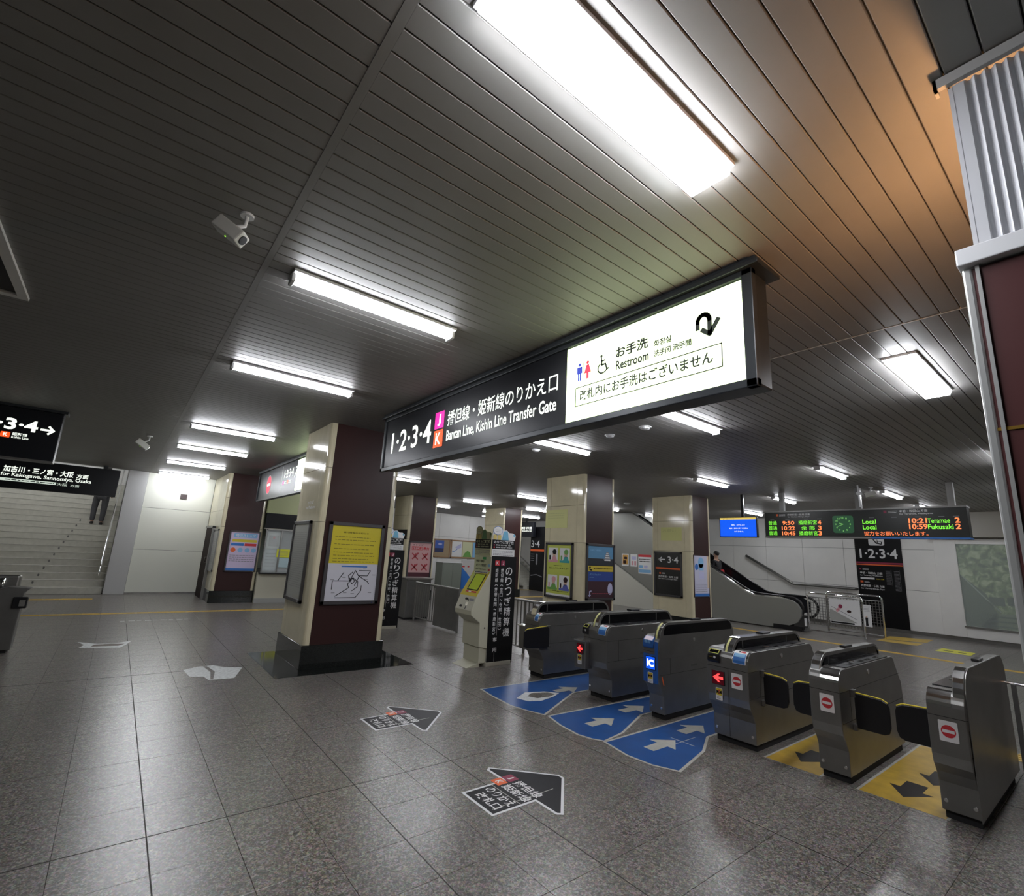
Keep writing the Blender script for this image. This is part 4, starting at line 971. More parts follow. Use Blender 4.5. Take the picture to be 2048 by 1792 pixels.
def art_map(a, w_, h):
    a.rect('yellow_notice', GL_Y, .0, h*.49, w_, h, 0); a.text('notice_heading', BLACKI, '運行情報のお知らせ', w_*.22, h*.90, w_*.52, h*.022, 1)
    for i, n in enumerate((.85, .81, .75, .69, .64, .60, .555, .52)): a.lines('notice_print', mat('olive_ink', (.20, .17, .02), .6), w_*.07, h*n-.012, w_*(.9 if i % 3 else .78), h*n+.012, 1, 1, .35)
    a.rect('map_sheet', GL_W, 0, 0, w_, h*.485, 0); a.rect('map_title', BLUE, w_*.26, h*.445, w_*.78, h*.462, 1)
    P = lambda *l: [(w_*x, h*y) for x, y in l]
    for l in (P((.12, .15), (.12, .26), (.45, .26), (.55, .40)), P((.22, .26), (.32, .37)), P((.45, .26), (.42, .33), (.50, .38)), P((.20, .06), (.45, .17), (.42, .22), (.52, .30), (.62, .25), (.62, .18), (.52, .13)),
              P((.20, .04), (.60, .04), (.70, .13), (.70, .20)), P((.55, .40), (.62, .33), (.82, .25), (.85, .22)), P((.62, .40), (.86, .40), (.80, .33), (.64, .33), (.56, .20)), P((.45, .30), (.50, .22), (.56, .26), (.50, .30), (.45, .27))):
        a.line('route_lines', BLACKI, l, w_*.014, 1)
    for x, y in ((.08, .27), (.30, .30), (.35, .10), (.75, .28), (.90, .34), (.85, .10), (.50, .09), (.12, .10), (.7, .42)): a.rect('map_print', GREYP, w_*x, h*y, w_*(x+.07), h*(y+.008), 1)
frame_y(7.15, 2.345, 3.185, .83, 1.98, 'framed yellow notice above a railway map on the brown face of the near pillar', GL_W, art_map)
def art_table(a, w_, h):
    a.rect('sheet', GL_G, .02, .03, w_-.02, h-.02, 0); a.lines('timetable_print', mat('faint_ink', (.20, .20, .20), .6), .08, .15, w_-.08, h-.1, 26, 1, .18)
frame_x(2.20, 8.30, 7.45, .81, 1.98, 'grey framed timetable on the cream side of the near pillar', GL_G, art_table)
a_t = thing('wall_lettering', 'small faded white lettering on the cream side of the near pillar', 'lettering', (2.197, 7.7, 2.2))
a = Art(a_t, (2.1985, 7.86, 2.16), XU, XV); a.text('lettering', WHITE, 'のりば', .05, .07, .28, .05, 0, .02); a.text('lettering', WHITE, 'to Platform', .0, 0, .42, .045, 0, .02); a.done()
def art_lime(a, w_, h):
    a.rect('poster', mat('lime_poster', (.52, .58, .10), .4, coat=.8), .0, .04, w_, h, 0)
    for i, (cx_, cy_, ban, hair) in enumerate(((.26, .80, PINK, BLACKI), (.74, .80, mat('teal', (.05, .35, .35), .5), GREEN), (.26, .26, GREEN, PINK), (.74, .26, mat('indigo', (.1, .12, .4), .5), BROWN))):
        x0, y0 = w_*(cx_-.2), h*(cy_-.15); a.rect('picture_card', WHITE, x0, y0, x0+w_*.4, y0+h*.29, 1, .012); a.rect('card_banner', ban, x0, y0, x0+w_*.4, y0+h*.045, 2)
        a.disc('portrait', mat('skin_print', (.6, .40, .30), .5), w_*(cx_+.05), h*(cy_+.02), w_*.07, 2, w_*.09); a.disc('portrait_hair', hair, w_*(cx_+.06), h*(cy_+.06), w_*.085, 3, w_*.075)
        a.poly('portrait_body', ban, [(w_*(cx_-.06), y0+h*.045), (w_*(cx_+.17), y0+h*.045), (w_*(cx_+.12), h*(cy_-.03)), (w_*(cx_-.01), h*(cy_-.03))], 2)
        a.rect('small_figure', hair, w_*(cx_-.16), y0+h*.05, w_*(cx_-.10), y0+h*.14, 2, .01)
    a.text('poster_lettering', BLACKI, 'カスハラしませんか?', w_*.10, h*.52, w_*.8, h*.035, 1, .01); a.lines('poster_print', BLACKI, w_*.3, h*.58, w_*.65, h*.60, 1, 1, .4); a.lines('poster_print', BLACKI, w_*.1, h*.08, w_*.9, h*.10, 1, 1, .5)
frame_x(7.6, 8.27, 7.42, .78, 1.95, 'framed lime green poster with four drawn portraits on a pillar', WHITE, art_lime)
def art_castle(a, w_, h):
    a.rect('sky', mat('poster_blue', (.10, .28, .48), .4, coat=.8), 0, h*.70, w_, h, 0); a.rect('rocks', mat('poster_dark', (.02, .025, .035), .4, coat=.8), 0, h*.63, w_, h*.76, 1)
    for i, (b, w2, hh) in enumerate(((.72, .30, .05), (.77, .24, .045), (.815, .18, .04), (.855, .12, .035))):
        a.poly('castle', WHITE if i % 1 == 0 else GREYP, [(w_*(.76-w2*.42), h*b), (w_*(.76+w2*.42), h*b), (w_*(.76+w2*.36), h*(b+hh*.6)), (w_*(.76-w2*.36), h*(b+hh*.6))], 2)
        a.poly('castle_roof', GREYP, [(w_*(.76-w2*.6), h*(b+hh*.55)), (w_*(.76+w2*.6), h*(b+hh*.55)), (w_*(.76+w2*.3), h*(b+hh)), (w_*(.76-w2*.3), h*(b+hh))], 3)
    a.text('poster_lettering', LBLUE, 'ひめじ 姫路城', w_*.08, h*.90, w_*.45, h*.035, 2, .01)
    a.rect('yellow_band', mat('poster_yellow', (.62, .48, .05), .4, coat=.8), 0, h*.505, w_, h*.615, 1); a.line('band_arrow', BLACKI, [(w_*.15, h*.53), (w_*.08, h*.54), (w_*.08, h*.59)], w_*.035, 2); a.poly('band_arrow', BLACKI, [(w_*.03, h*.575), (w_*.13, h*.575), (w_*.08, h*.605)], 2); a.lines('band_print', BLACKI, w_*.22, h*.55, w_*.95, h*.575, 1, 2, .6)
    a.rect('blue_band', mat('poster_navy', (.02, .06, .28), .4, coat=.8), 0, h*.32, w_, h*.50, 1); a.text('poster_lettering', LBLUE, 'グランフェスタ', w_*.07, h*.43, w_*.42, h*.035, 2, .01); a.lines('poster_print', LBLUE, w_*.07, h*.385, w_*.25, h*.40, 1, 2, .5)
    a.rect('dark_band', mat('poster_plum', (.045, .012, .022), .4, coat=.8), 0, 0, w_, h*.32, 1); a.disc('pale_drop', LILAC, w_*.88, h*.17, w_*.10, 2, w_*.15); a.line('band_arrow', LILAC, [(w_*.14, h*.13), (w_*.08, h*.12), (w_*.08, h*.05)], w_*.035, 2); a.poly('band_arrow', LILAC, [(w_*.02, h*.06), (w_*.14, h*.06), (w_*.08, h*.02)], 2)
    a.lines('poster_print', mat('dull_red_print', (.3, .05, .07), .5), w_*.18, h*.075, w_*.95, h*.095, 1, 2, .6)
frame_y(7.15, 7.68, 8.58, .80, 1.96, 'framed blue castle poster with yellow band on the brown pillar face', GL_K, art_castle)
def art_34(a, w_, h):
    a.line('direction_arrow', WHITE, [(w_*.13, h*.85), (w_*.38, h*.85)], .03, 0); a.line('direction_arrow', WHITE, [(w_*.25, h*.90), (w_*.13, h*.85), (w_*.25, h*.80)], .03, 0)
    a.text('lettering', WHITE, '3·4', w_*.50, h*.77, w_*.42, h*.16, 0, .01); a.rect('orange_band', ORANGE, 0, h*.61, w_, h*.655, 0)
    a.rect('line_symbol', ORANGE, w_*.15, h*.49, w_*.22, h*.53, 0); a.lines('lettering_small', WHITE, w_*.25, h*.49, w_*.40, h*.53, 2, 0, .4); a.text('lettering', WHITE, '播磨新宮・佐用 方面', w_*.12, h*.405, w_*.78, h*.05, 0, .01); a.text('lettering', WHITE, 'for Harima-Shingu, Sayo', w_*.12, h*.355, w_*.75, h*.035, 0, .008)
frame_x(11.65, 8.29, 7.43, .77, 1.93, 'black framed direction sign with a left arrow and 3.4 on a pillar', GL_K, art_34, name='direction_sign', cat='sign')
def art_lilac(a, w_, h):
    a.rect('poster', mat('pale_lilac_poster', (.55, .55, .70), .4, coat=.8), 0, 0, w_, h, 0); a.rect('footer', BLUE, 0, 0, w_, h*.07, 1); a.rect('side_strip', mat('pale_peach', (.65, .50, .35), .5), w_*.88, h*.2, w_, h, 1)
    a.disc('blue_figure', LBLUE, w_*.45, h*.83, w_*.2, 2); a.rect('blue_figure', LBLUE, w_*.30, h*.64, w_*.62, h*.80, 2, .02); a.disc('blue_figure', BLUE, w_*.15, h*.72, w_*.12, 2); a.rect('panel', LILAC, w_*.32, h*.42, w_*.66, h*.60, 2, .01); a.lines('poster_print', GREYP, w_*.08, h*.10, w_*.85, h*.32, 5, 1, .35)
frame_y(7.15, 11.70, 12.42, .82, 1.88, 'lilac and blue poster on the brown face of the pillar by the escalator', GL_W, art_lilac, fm=BROWN, bw=.02, cat='poster', name='poster', dep=.02)
def art_stop(a, w_, h):
    a.rect('poster', mat('pink_poster', (.62, .36, .36), .4, coat=.6), 0, h*.12, w_, h, 0); a.rect('dark_footer', mat('dark_footer', (.08, .02, .03), .4), 0, 0, w_, h*.12, 0)
    a.text('poster_lettering', BLACKI, 'ストップ', w_*.12, h*.91, w_*.5, h*.05, 1, .01); a.text('poster_lettering', RED, 'STOP', w_*.12, h*.80, w_*.42, h*.08, 1, .03); a.outline('poster_lettering', RED, w_*.09, h*.785, w_*.58, h*.89, .012, 1); a.text('poster_lettering', RED, '暴力', w_*.62, h*.79, w_*.28, h*.09, 1, .03)
    for cx_ in (.28, .74):
        for cy_ in (.60, .28):
            a.line('poster_figures', mat('figure_red', (.42, .05, .06), .5), [(w_*(cx_-.14), h*(cy_+.08)), (w_*(cx_+.12), h*(cy_-.09))], w_*.05, 1); a.line('poster_figures', mat('figure_red', (.42, .05, .06), .5), [(w_*(cx_+.12), h*(cy_+.09)), (w_*(cx_), h*(cy_)), (w_*(cx_-.12), h*(cy_-.08))], w_*.06, 1); a.disc('poster_figures', mat('figure_red', (.42, .05, .06), .5), w_*(cx_+.02), h*(cy_+.05), w_*.05, 2)
frame_y(15.05, 7.62, 8.52, .70, 1.90, 'pink STOP violence poster with red figures on the brown pillar', GL_K, art_stop)
def art_pastel(a, w_, h):
    a.rect('poster', mat('pastel_poster', (.60, .50, .68), .4, coat=.6), 0, 0, w_, h, 0); a.rect('cloud', LBLUE, w_*.1, h*.86, w_*.95, h*.97, 1, .03); a.text('poster_lettering', WHITE, '踏切ストップ', w_*.18, h*.88, w_*.7, h*.07, 2, .01)
    a.rect('yellow_bar', YEL, w_*.08, h*.74, w_*.95, h*.81, 1); a.rect('blue_bar', BLUE, w_*.05, h*.64, w_*.50, h*.71, 1); a.rect('red_bar', RED, w_*.53, h*.64, w_*.95, h*.71, 1)
    for cx_ in (.15, .40, .65, .88): a.disc('small_picture', LBLUE if cx_ > .3 else ORANGE, w_*cx_, h*.53, w_*.09, 1)
    a.lines('poster_print', GREYP, w_*.06, h*.22, w_*.94, h*.42, 4, 1, .3); a.rect('footer', BLUE, 0, 0, w_, h*.06, 1)
frame_y(15.15, 2.36, 3.12, .80, 1.88, 'pastel pink and blue poster in a dark frame on the far left pillar', GL_W, art_pastel, bw=.035)
frame_x(2.12, 15.95, 15.2, .78, 1.90, 'narrow silver notice frame beside the dark brown door', GL_G, lambda a, w_, h: a.lines('print', GREYP, .1, .1, w_-.1, h-.1, 14, 1, .2), fm=STEEL)
def sheet(label, o, u, w_, h, m, artf=None, cat='notice', name='paper_notice', th=.003):
    o = Vector(o); u = Vector(u); n = u.cross(Vector((0, 0, 1)))
    t = thing(name, label, cat, o); p = [o, o+u*w_, o+u*w_+Vector((0, 0, h)), o+Vector((0, 0, h))]
    obj('sheet', M().add(p+[q+n*th for q in p], [(0,3,2,1),(4,5,6,7),(0,1,5,4),(1,2,6,5),(2,3,7,6),(3,0,4,7)]), m, t, fixn=True)
    if artf: a = Art(t, o+n*th, u, (0, 0, 1)); artf(a, w_, h); a.done()
    return t
sheet('pale yellow paper high on the cream side of the pillar behind the gates', (7.598, 8.33, 2.27), XU, .70, .40, LEMON, lambda a, w_, h: a.lines('print', mat('faint_yellow_ink', (.50, .50, .22), .6), .08, .2, w_-.1, h-.05, 3, 0, .25))
sheet('pale yellow paper on the cream side of the pillar before the escalator', (11.648, 8.07, 2.23), XU, .64, .35, LEMON, lambda a, w_, h: a.text('print', mat('faint_yellow_ink', (.50, .50, .22), .6), 'お願い', .06, .22, .4, .08, 0))
sheet('black panel behind the second fare machine on the far pillar', (7.548, 16.1, 1.95), XU, 1.0, .32, BLACKI)

# ================================================================ TICKET OFFICE
tk = struct('wall_office', M().box(3.17, 6.6, 15.0, 15.12, 0, .80).box(3.17, 6.6, 15.0, 15.12, 1.98, 2.0).box(4.9, 6.6, 15.0, 15.12, .8, 1.98).box(6.5, 6.6, 15.12, 20.9, 0, ZC), mat('office_cream', (.50, .48, .38), .4), label='cream ticket office front under the window')
obj('upper_wall', M().box(3.17, 6.6, 15.0, 15.12, 2.42, ZC), mat('office_yellow_green', (.42, .45, .22), .4), tk)
obj('black_band', M().box(3.17, 6.6, 14.985, 15.0, 2.0, 2.42), BLACKI, tk); obj('kick_plate', M().box(3.17, 6.6, 14.985, 15.0, 0, .12), GREYW, tk)
wd = struct('window_1', M().box(3.22, 3.25, 14.97, 15.03, .80, 1.98).box(4.87, 4.9, 14.97, 15.03, .80, 1.98).box(3.62, 3.65, 14.98, 15.02, .8, 1.98).box(3.2, 4.9, 14.97, 15.03, 1.95, 1.98), STEEL, label='ticket office window with notices behind the glass')
gp = mat('office_glass', (.9, .95, .95), .03, alpha=.25)
for p in (0, 1): obj('pane', M().box(3.25+p*.4, 3.62+p*1.25, 15.0, 15.006, .80, 1.95), gp, wd)
obj('counter', M().box(3.18, 4.9, 14.88, 15.1, .765, .80), BLACKP, tk, bevel=.004)
obj('office_back', M().box(3.2, 6.4, 16.5, 16.55, 0, 3.0), mat('office_inner', (.45, .50, .42), .6), tk); obj('office_shelf', M().box(3.2, 6.4, 15.8, 16.4, 0, .85), GREYW, tk)
sheet('white notice with a small red badge inside the ticket office window', (3.28, 15.05, 1.45), YU, .36, .45, mat('window_paper', (.60, .65, .58), .5), lambda a, w_, h: (a.rect('print', GREYW, .05, .06, .3, .36, 0), a.disc('badge', RED, .18, .30, .03, 1)))
sheet('pale sheet with drawings at the bottom of the office window', (3.26, 15.04, .86), YU, .35, .56, mat('window_paper_blue', (.45, .52, .52), .5), lambda a, w_, h: a.lines('print', GREYP, .05, .08, .3, .5, 5, 0, .3))
sheet('bright yellow paper taped to the office window', (3.57, 14.99, 1.22), YU, .34, .22, mat('bright_yellow_paper', (.68, .68, .03), .5), lambda a, w_, h: a.lines('print', GREYP, .04, .04, .3, .18, 4, 0, .25))
sheet('pale blue paper under the yellow one on the office window', (3.66, 14.99, .95), YU, .26, .25, mat('window_paper_blue2', (.42, .55, .58), .5))
# small dark plate on the white end wall
tag(obj('wall_vent', M().box(1.28, 1.45, 17.575, 17.6, 2.74, 2.88).box(1.30, 1.43, 17.57, 17.575, 2.76, 2.78).box(1.30, 1.43, 17.57, 17.575, 2.80, 2.82).box(1.30, 1.43, 17.57, 17.575, 2.84, 2.86), mat('vent_brown', (.08, .06, .06), .6)), 'small dark square vent high on the white end wall', 'vent')
# reader box hanging right of the left gate edge
t = thing('barrier_cabinet', 'dark steel barrier end with a black latch, cut by the left edge', 'barrier', (-1.2, 10, 0))
obj('body', M().prism([(-.86, .04), (-.86, .78), (-.80, .84), (-1.02, .86), (-1.25, .78), (-1.8, .78), (-1.8, .04)], 'y', 9.62, 9.85), STEELD, t, bevel=.008, fixn=True)
obj('spine', M().box(-1.75, -.95, 9.85, 10.0, .5, 1.0), STEEL, t, bevel=.03, seg=3); obj('plinth', M().box(-1.75, -.90, 9.65, 9.95, 0, .04), BASE, t)
obj('latch', M().box(-.95, -.80, 9.58, 9.70, .58, .73), BLACKP, t, bevel=.01); obj('latch_plate', M().box(-.88, -.82, 9.57, 9.58, .61, .69), CHROME, t); obj('chrome_nose', M().tube([(-1.12, 9.80, .80), (-1.12, 9.80, .96)], .03, 10), CHROME, t, smooth=True)

# ================================================================ DEPARTURE BOARD AND MONITOR
t = thing('departure_board', 'long black departure board with green and orange lettering and a clock', 'departure board', (12.2, 3.66, 2.36))
obj('casing', M().box(12.1, 12.35, 1.84, 5.47, 2.37, 2.95), mat('board_black', (.008, .010, .008), .35), t, bevel=.006); obj('top_trim', M().box(12.08, 12.37, 1.83, 5.48, 2.935, 2.965), STEELD, t); obj('bottom_trim', M().box(12.085, 12.36, 3.35, 5.48, 2.352, 2.378), STEEL, t); obj('blue_trim', M().box(12.085, 12.36, 1.83, 3.35, 2.352, 2.378), BLUE, t)
for y in (5.1, 3.55, 2.05): obj('hanger', M().box(12.17, 12.27, y-.05, y+.05, 2.96, ZC), STEELD, t)
a = Art(t, (12.1, 5.47, 0), XU, XV)
def q(y): return 5.47-y
for z, tm, ds, pl in ((2.645, '9:50', '播磨新宮', '4'), (2.525, '10:22', '余 部', '3'), (2.41, '10:45', '播磨新宮', '3')):
    a.text('led_lettering', LEDG, '普通', q(5.385), z, .19, .095, 0, .0); a.text('led_lettering_orange', LEDO, tm, q(5.09 if len(tm) > 4 else 5.07), z, .29 if len(tm) > 4 else .26, .09, 0, .02); a.text('led_lettering', LEDG, ds, q(4.72 if len(ds) > 3 else 4.67), z, .38 if len(ds) > 3 else .28, .095, 0, .0); a.text('led_lettering_orange', LEDO, pl, q(4.325), z, .07, .095, 0, .03)
a.rect('clock_face', CLOCKG, q(4.03), 2.46, q(3.64), 2.83, 0, .05)
for h in range(1, 13):
    an_ = math.radians(90-30*h); cx_, cy_ = q(3.835)+.135*math.cos(an_), 2.645+.14*math.sin(an_)
    a.text('clock_numerals', CLOCKL, str(h), cx_-.014*len(str(h)), cy_-.016, .024*len(str(h)), .034, 1, .02)
cc = (q(3.835), 2.645)
for hh, ln, wdt in ((9+41/60, .07, .014), (41/5, .11, .010)): an_ = math.radians(90-30*hh); a.line('clock_hands', CLOCKL, [cc, (cc[0]+ln*math.cos(an_), cc[1]+ln*math.sin(an_))], wdt, 2)
a.rect('line_symbol', ORANGE, q(5.20), 2.85, q(5.15), 2.90); a.lines('small_lettering', WHITE, q(5.13), 2.845, q(4.99), 2.90, 2, 0, .4); a.text('small_lettering', WHITE, '播磨新宮・佐用 方面', q(4.95), 2.855, .48, .045, 0, .01); a.text('small_lettering', WHITE, 'for Harima-Shingu, Sayo', q(4.94), 2.81, .46, .032, 0, .008)
a.rect('line_symbol', CRIMSON, q(3.10), 2.86, q(3.05), 2.91); a.lines('small_lettering', WHITE, q(3.02), 2.855, q(2.88), 2.91, 2, 0, .4); a.text('small_lettering', WHITE, '寺前・和田山 方面', q(2.84), 2.865, .44, .05, 0, .01); a.text('small_lettering', WHITE, 'for Teramae, Wadayama', q(2.84), 2.815, .52, .036, 0, .008)
for y in (5.34, 5.0, 4.6, 4.33, 3.36, 2.98, 2.6, 2.25, 2.04): a.rect('small_lettering', GREYP, q(y), 2.768, q(y-.09), 2.778)
for z, tm, ds in ((2.65, '10:21', 'Teramae'), (2.535, '10:59', 'Fukusaki')):
    a.text('led_lettering', LEDG, 'Local', q(3.48), z, .235, .085, 0, .01); a.text('led_lettering_orange', LEDO, tm, q(2.71), z, .285, .10, 0, .025); a.text('led_lettering', LEDG, ds, q(2.42), z, .33 if len(ds) < 8 else .37, .09, 0, .01); a.text('led_lettering_orange', LEDO, '2', q(2.02), z, .075, .10, 0, .03)
a.text('led_lettering_orange', LEDO, '協力をお願いいたします。', q(3.47), 2.41, 1.04, .085, 0, .0)
a.done()
t = thing('monitor', 'blue lit information screen hanging left of the departure board', 'screen', (12.15, 6.15, 2.35))
obj('casing', M().box(12.1, 12.18, 5.66, 6.62, 2.35, 2.85), BLACKP, t, bevel=.008); obj('hanger', M().box(12.14, 12.20, 6.00, 6.06, 2.85, ZC), BLACKP, t); obj('bracket', M().box(12.12, 12.2, 5.95, 6.2, 2.6, 2.86), BLACKP, t)
a = Art(t, (12.1, 6.60, 2.37), XU, XV)
a.rect('screen', SCRB, 0, 0, .92, .42, 0); a.rect('title_bar', mat('lit_yellow_bar', (.5, .4, .1), .5, emis=(.75, .55, .12), es=.9), 0, .42, .92, .47, 0); a.text('title_lettering', BLACKI, '運行情報のお知らせ', .08, .43, .3, .03, 1)
a.text('screen_lettering', SCRW, '現在、15分以上の', .30, .27, .34, .035, 1); a.text('screen_lettering', SCRW, '遅延・運休に関する情報は', .24, .19, .48, .035, 1); a.text('screen_lettering', SCRW, 'ありません。', .37, .11, .24, .035, 1)
a.done()
t = thing('hanging_pole', 'thin white pole hanging from the ceiling before the departure board', 'pole', (11.8, 3.4, 2.9)); obj('pole', M().tube([(11.8, 3.42, 3.42), (11.8, 3.40, 2.97)], .015, 8), WPAINT, t); obj('knuckle', M().box(11.76, 11.84, 3.36, 3.44, 3.22, 3.27), WPAINT, t)

# ================================================================ RIGHT WALL: banner, display case, handrail, header
t = thing('platform_banner', 'tall black wall banner reading 1.2.3.4 with red and orange stripes', 'sign', (XW-.01, WY(5.12), .05))
obj('banner', M().box(XW-.022, XW-.002, WY(4.51), WY(5.74), .09, WZ(3.15)), mat('banner_black', (.005, .005, .006), .35, spec=.25), t)
a = Art(t, (XW-.022, WY(5.74), 0), XU, XV); f_ = XW/19
def by(y): return (5.74-y)*f_
a.rect('pictogram_plate', WHITE, by(5.35), WZ(2.52), by(4.93), WZ(2.95), 0, .05); a.line('pictogram', BLACKI, [(by(5.28), WZ(2.88)), (by(5.12), WZ(2.62)), (by(5.02), WZ(2.60))], .09, 1); a.line('pictogram', WHITE, [(by(5.26), WZ(2.86)), (by(5.11), WZ(2.625)), (by(5.03), WZ(2.61))], .05, 2)
a.text('lettering', WHITE, '1·2·3·4', by(5.62), WZ(2.12), 1.0*f_, .29, 0, .02); a.rect('red_stripe', CRIMSON, 0, WZ(1.95), by(4.51), WZ(2.0)); a.rect('orange_stripe', ORANGE, 0, WZ(1.90), by(4.51), WZ(1.935))
a.rect('line_symbol', CRIMSON, by(5.67), WZ(1.75), by(5.62), WZ(1.80)); a.lines('small_lettering', WHITE, by(5.58), WZ(1.74), by(5.42), WZ(1.80), 2, 0, .4)
a.text('small_lettering', WHITE, '寺前・和田山 方面', by(5.66), WZ(1.62), .58, .07, 0, .015); a.text('small_lettering', WHITE, 'for Teramae, Wadayama', by(5.66), WZ(1.55), .58, .045, 0, .01); a.rect('small_lettering', WHITE, by(5.66), WZ(1.46), by(5.28), WZ(1.515)); a.text('small_lettering_yellow', YEL, '和田山 方面', by(5.24), WZ(1.46), .2, .035, 0, .01)
a.rect('line_symbol', ORANGE, by(5.67), WZ(1.35), by(5.59), WZ(1.41)); a.lines('small_lettering', WHITE, by(5.56), WZ(1.35), by(5.42), WZ(1.41), 2, 0, .4); a.text('small_lettering', WHITE, '播磨新宮・佐用 方面', by(5.66), WZ(1.22), .6, .07, 0, .015); a.text('small_lettering', WHITE, 'for Harima-Shingu, Sayo', by(5.66), WZ(1.14), .6, .05, 0, .01)
for cx_, z0 in ((4.97, 1.32), (4.76, 1.15)):
    a.rect('station_list', GREYP, by(cx_-.14), WZ(z0), by(cx_-.145), WZ(1.78)); a.lines('station_list', GREYP, by(cx_), WZ(z0), by(cx_-.13), WZ(1.76), 16, 0, .3)
a.done()
panelrim = thing('display_case', 'glazed wall case with a large green landscape picture of a road', 'display case', (XW-.1, 2.4, .3))
y1, y0, z0, z1 = WY(3.22), WY(1.0), WZ(.36), WZ(2.60)
obj('surround', M().box(XW-.10, XW, WY(3.72), y1, WZ(.05), WZ(2.74)).box(XW-.10, XW, WY(.4), y0, WZ(.05), WZ(2.74)).box(XW-.10, XW, y0, y1, WZ(.05), z0).box(XW-.10, XW, y0, y1, z1, WZ(2.74)), WHITEW, panelrim, bevel=.006)
obj('sill', M().box(XW-.14, XW-.1, y0-.05, y1+.03, z0-.04, z0), STEEL, panelrim)
obj('picture', M().box(XW-.03, XW-.01, y0, y1, z0, z1), FOL, panelrim)
a = Art(panelrim, (XW-.03, y1, z0), XU, XV); W_, H_ = y1-y0, z1-z0
gg = lambda n, c: mat(n, c, .5, coat=.6)
a.poly('slope', gg('grass_dark', (.05, .075, .04)), [(0, 0), (0, H_*.62), (W_*.22, H_*.40), (W_*.30, H_*.18), (W_*.28, 0)], 0); a.poly('road', gg('road_pale', (.16, .20, .12)), [(W_*.12, 0), (W_*.28, H_*.18), (W_*.75, H_*.18), (W_, H_*.05), (W_, 0)], 0)
for i in range(3): a.poly('road_shade', gg('road_dark', (.05, .08, .045)), [(W_*.22, H_*(.02+.055*i)), (W_*.9, H_*(.02+.055*i)), (W_*.85, H_*(.04+.055*i)), (W_*.25, H_*(.04+.055*i))], 1)
a.line('fence_line', gg('fence_pale', (.30, .36, .28)), [(W_*.02, H_*.60), (W_*.20, H_*.36), (W_*.33, H_*.20)], .03, 1); a.poly('pale_houses', gg('house_pale', (.45, .50, .42)), [(W_*.50, H_*.33), (W_*.75, H_*.30), (W_*.80, H_*.42), (W_*.70, H_*.47), (W_*.52, H_*.40)], 1); a.rect('tunnel', gg('tunnel_dark', (.03, .05, .03)), W_*.24, H_*.27, W_*.38, H_*.37, 1, .03); a.rect('tunnel', gg('tunnel_dark', (.03, .05, .03)), W_*.40, H_*.28, W_*.48, H_*.38, 1, .03)
a.done()
obj('glass', M().box(XW-.085, XW-.08, y0, y1, z0, z1), mat('case_glass', (.85, .95, .9), .04, alpha=.18), panelrim)
struct('trim_3', M().box(XW-.35, XW, -4, WY(3.78), WZ(2.78), ZC), mat('header_taupe', (.30, .28, .24), .4), label='taupe header above the display case')
t = thing('wall_handrail', 'stainless handrail bending down along the white right wall', 'handrail', (XW-.1, 7, 1.1))
obj('rail', M().tube([(XW-.12, WY(9.31), WZ(2.06)), (XW-.12, WY(7.67), WZ(1.14)), (XW-.12, WY(5.85), WZ(1.13)), (XW-.02, WY(5.78), WZ(1.13))], .045, 12), STEEL, t, smooth=True)
for y, z in ((8.8, 1.77), (7.4, 1.14), (6.4, 1.14)): obj('bracket', M().tube([(XW, WY(y), WZ(z)), (XW-.12, WY(y), WZ(z))], .015, 8), CHROME, t)

# ================================================================ ESCALATOR
t = thing('escalator', 'escalator with grey steel side and black handrails behind the gates', 'escalator', (15.6, 8, 0))
def ez(y): return .86+max(0, y-7.25)*.585
side = [(6.45, .04), (6.3, .12)]+[(6.25+.36*math.cos(math.radians(t_)), .50+.34*math.sin(math.radians(t_))) for t_ in range(250, 90, -20)]
side = [(6.6, .02), (6.30, .10), (6.05, .22), (5.95, .40), (5.94, .56), (6.02, .70), (6.15, .79), (6.35, .83), (7.2, .84), (7.5, .95), (11.65, 3.40), (15.2, 3.40), (15.2, 3.08), (10.0, .17), (9.7, .02)]
obj('side_panel', M().prism(side, 'x', 15.0, 15.08), mat('escalator_side_grey', (.27, .27, .25), .35, .3), t, bevel=.01, fixn=True)
path = [(6.9, .35)]+[(6.22+.30*math.cos(math.radians(a_)), .58+.29*math.sin(math.radians(a_))) for a_ in range(270, 89, -20)]+[(7.1, .89), (7.35, .93), (7.6, 1.06), (11.4, 3.30)]
for x in (15.10, 16.10):
    obj('handrail', M().tube([(x, y, z) for y, z in path], .035, 10), BLACKP, t, smooth=True)
inner = [(6.6, .35), (6.12, .45), (6.10, .72), (6.3, .84), (7.15, .86), (7.5, 1.0), (11.4, 3.25), (11.4, 2.5), (7.6, .45), (7.2, .3)]
obj('balustrade', M().prism(inner, 'x', 16.08, 16.12), mat('smoked_balustrade', (.02, .02, .024), .12), t, fixn=True); obj('balustrade', M().prism(inner, 'x', 15.085, 15.11), mat('smoked_balustrade', (.02, .02, .024), .12), t, fixn=True)
for x in (15.045, 16.15): obj('deck', M().tube([(x, 6.4, .84), (x, 7.2, .855), (x, 7.5, .96), (x, 11.5, 3.30)], .02, 8), CHROME, t)
skirt = [(6.2, .02), (6.2, .35), (7.2, .40), (11.4, 2.85), (11.4, 2.2), (7.6, .02)]
obj('skirt', M().prism(skirt, 'x', 16.02, 16.06), STEEL, t, fixn=True); obj('skirt', M().prism(skirt, 'x', 15.13, 15.17), STEEL, t, fixn=True)
for i in range(11): obj('step', M().box(15.18, 16.01, 7.3+.36*i, 7.3+.36*(i+1), max(0, .21*i-.1), .21*(i+1)), mat('step_metal', (.12, .12, .12), .4, .8), t, bevel=.005, seg=1)
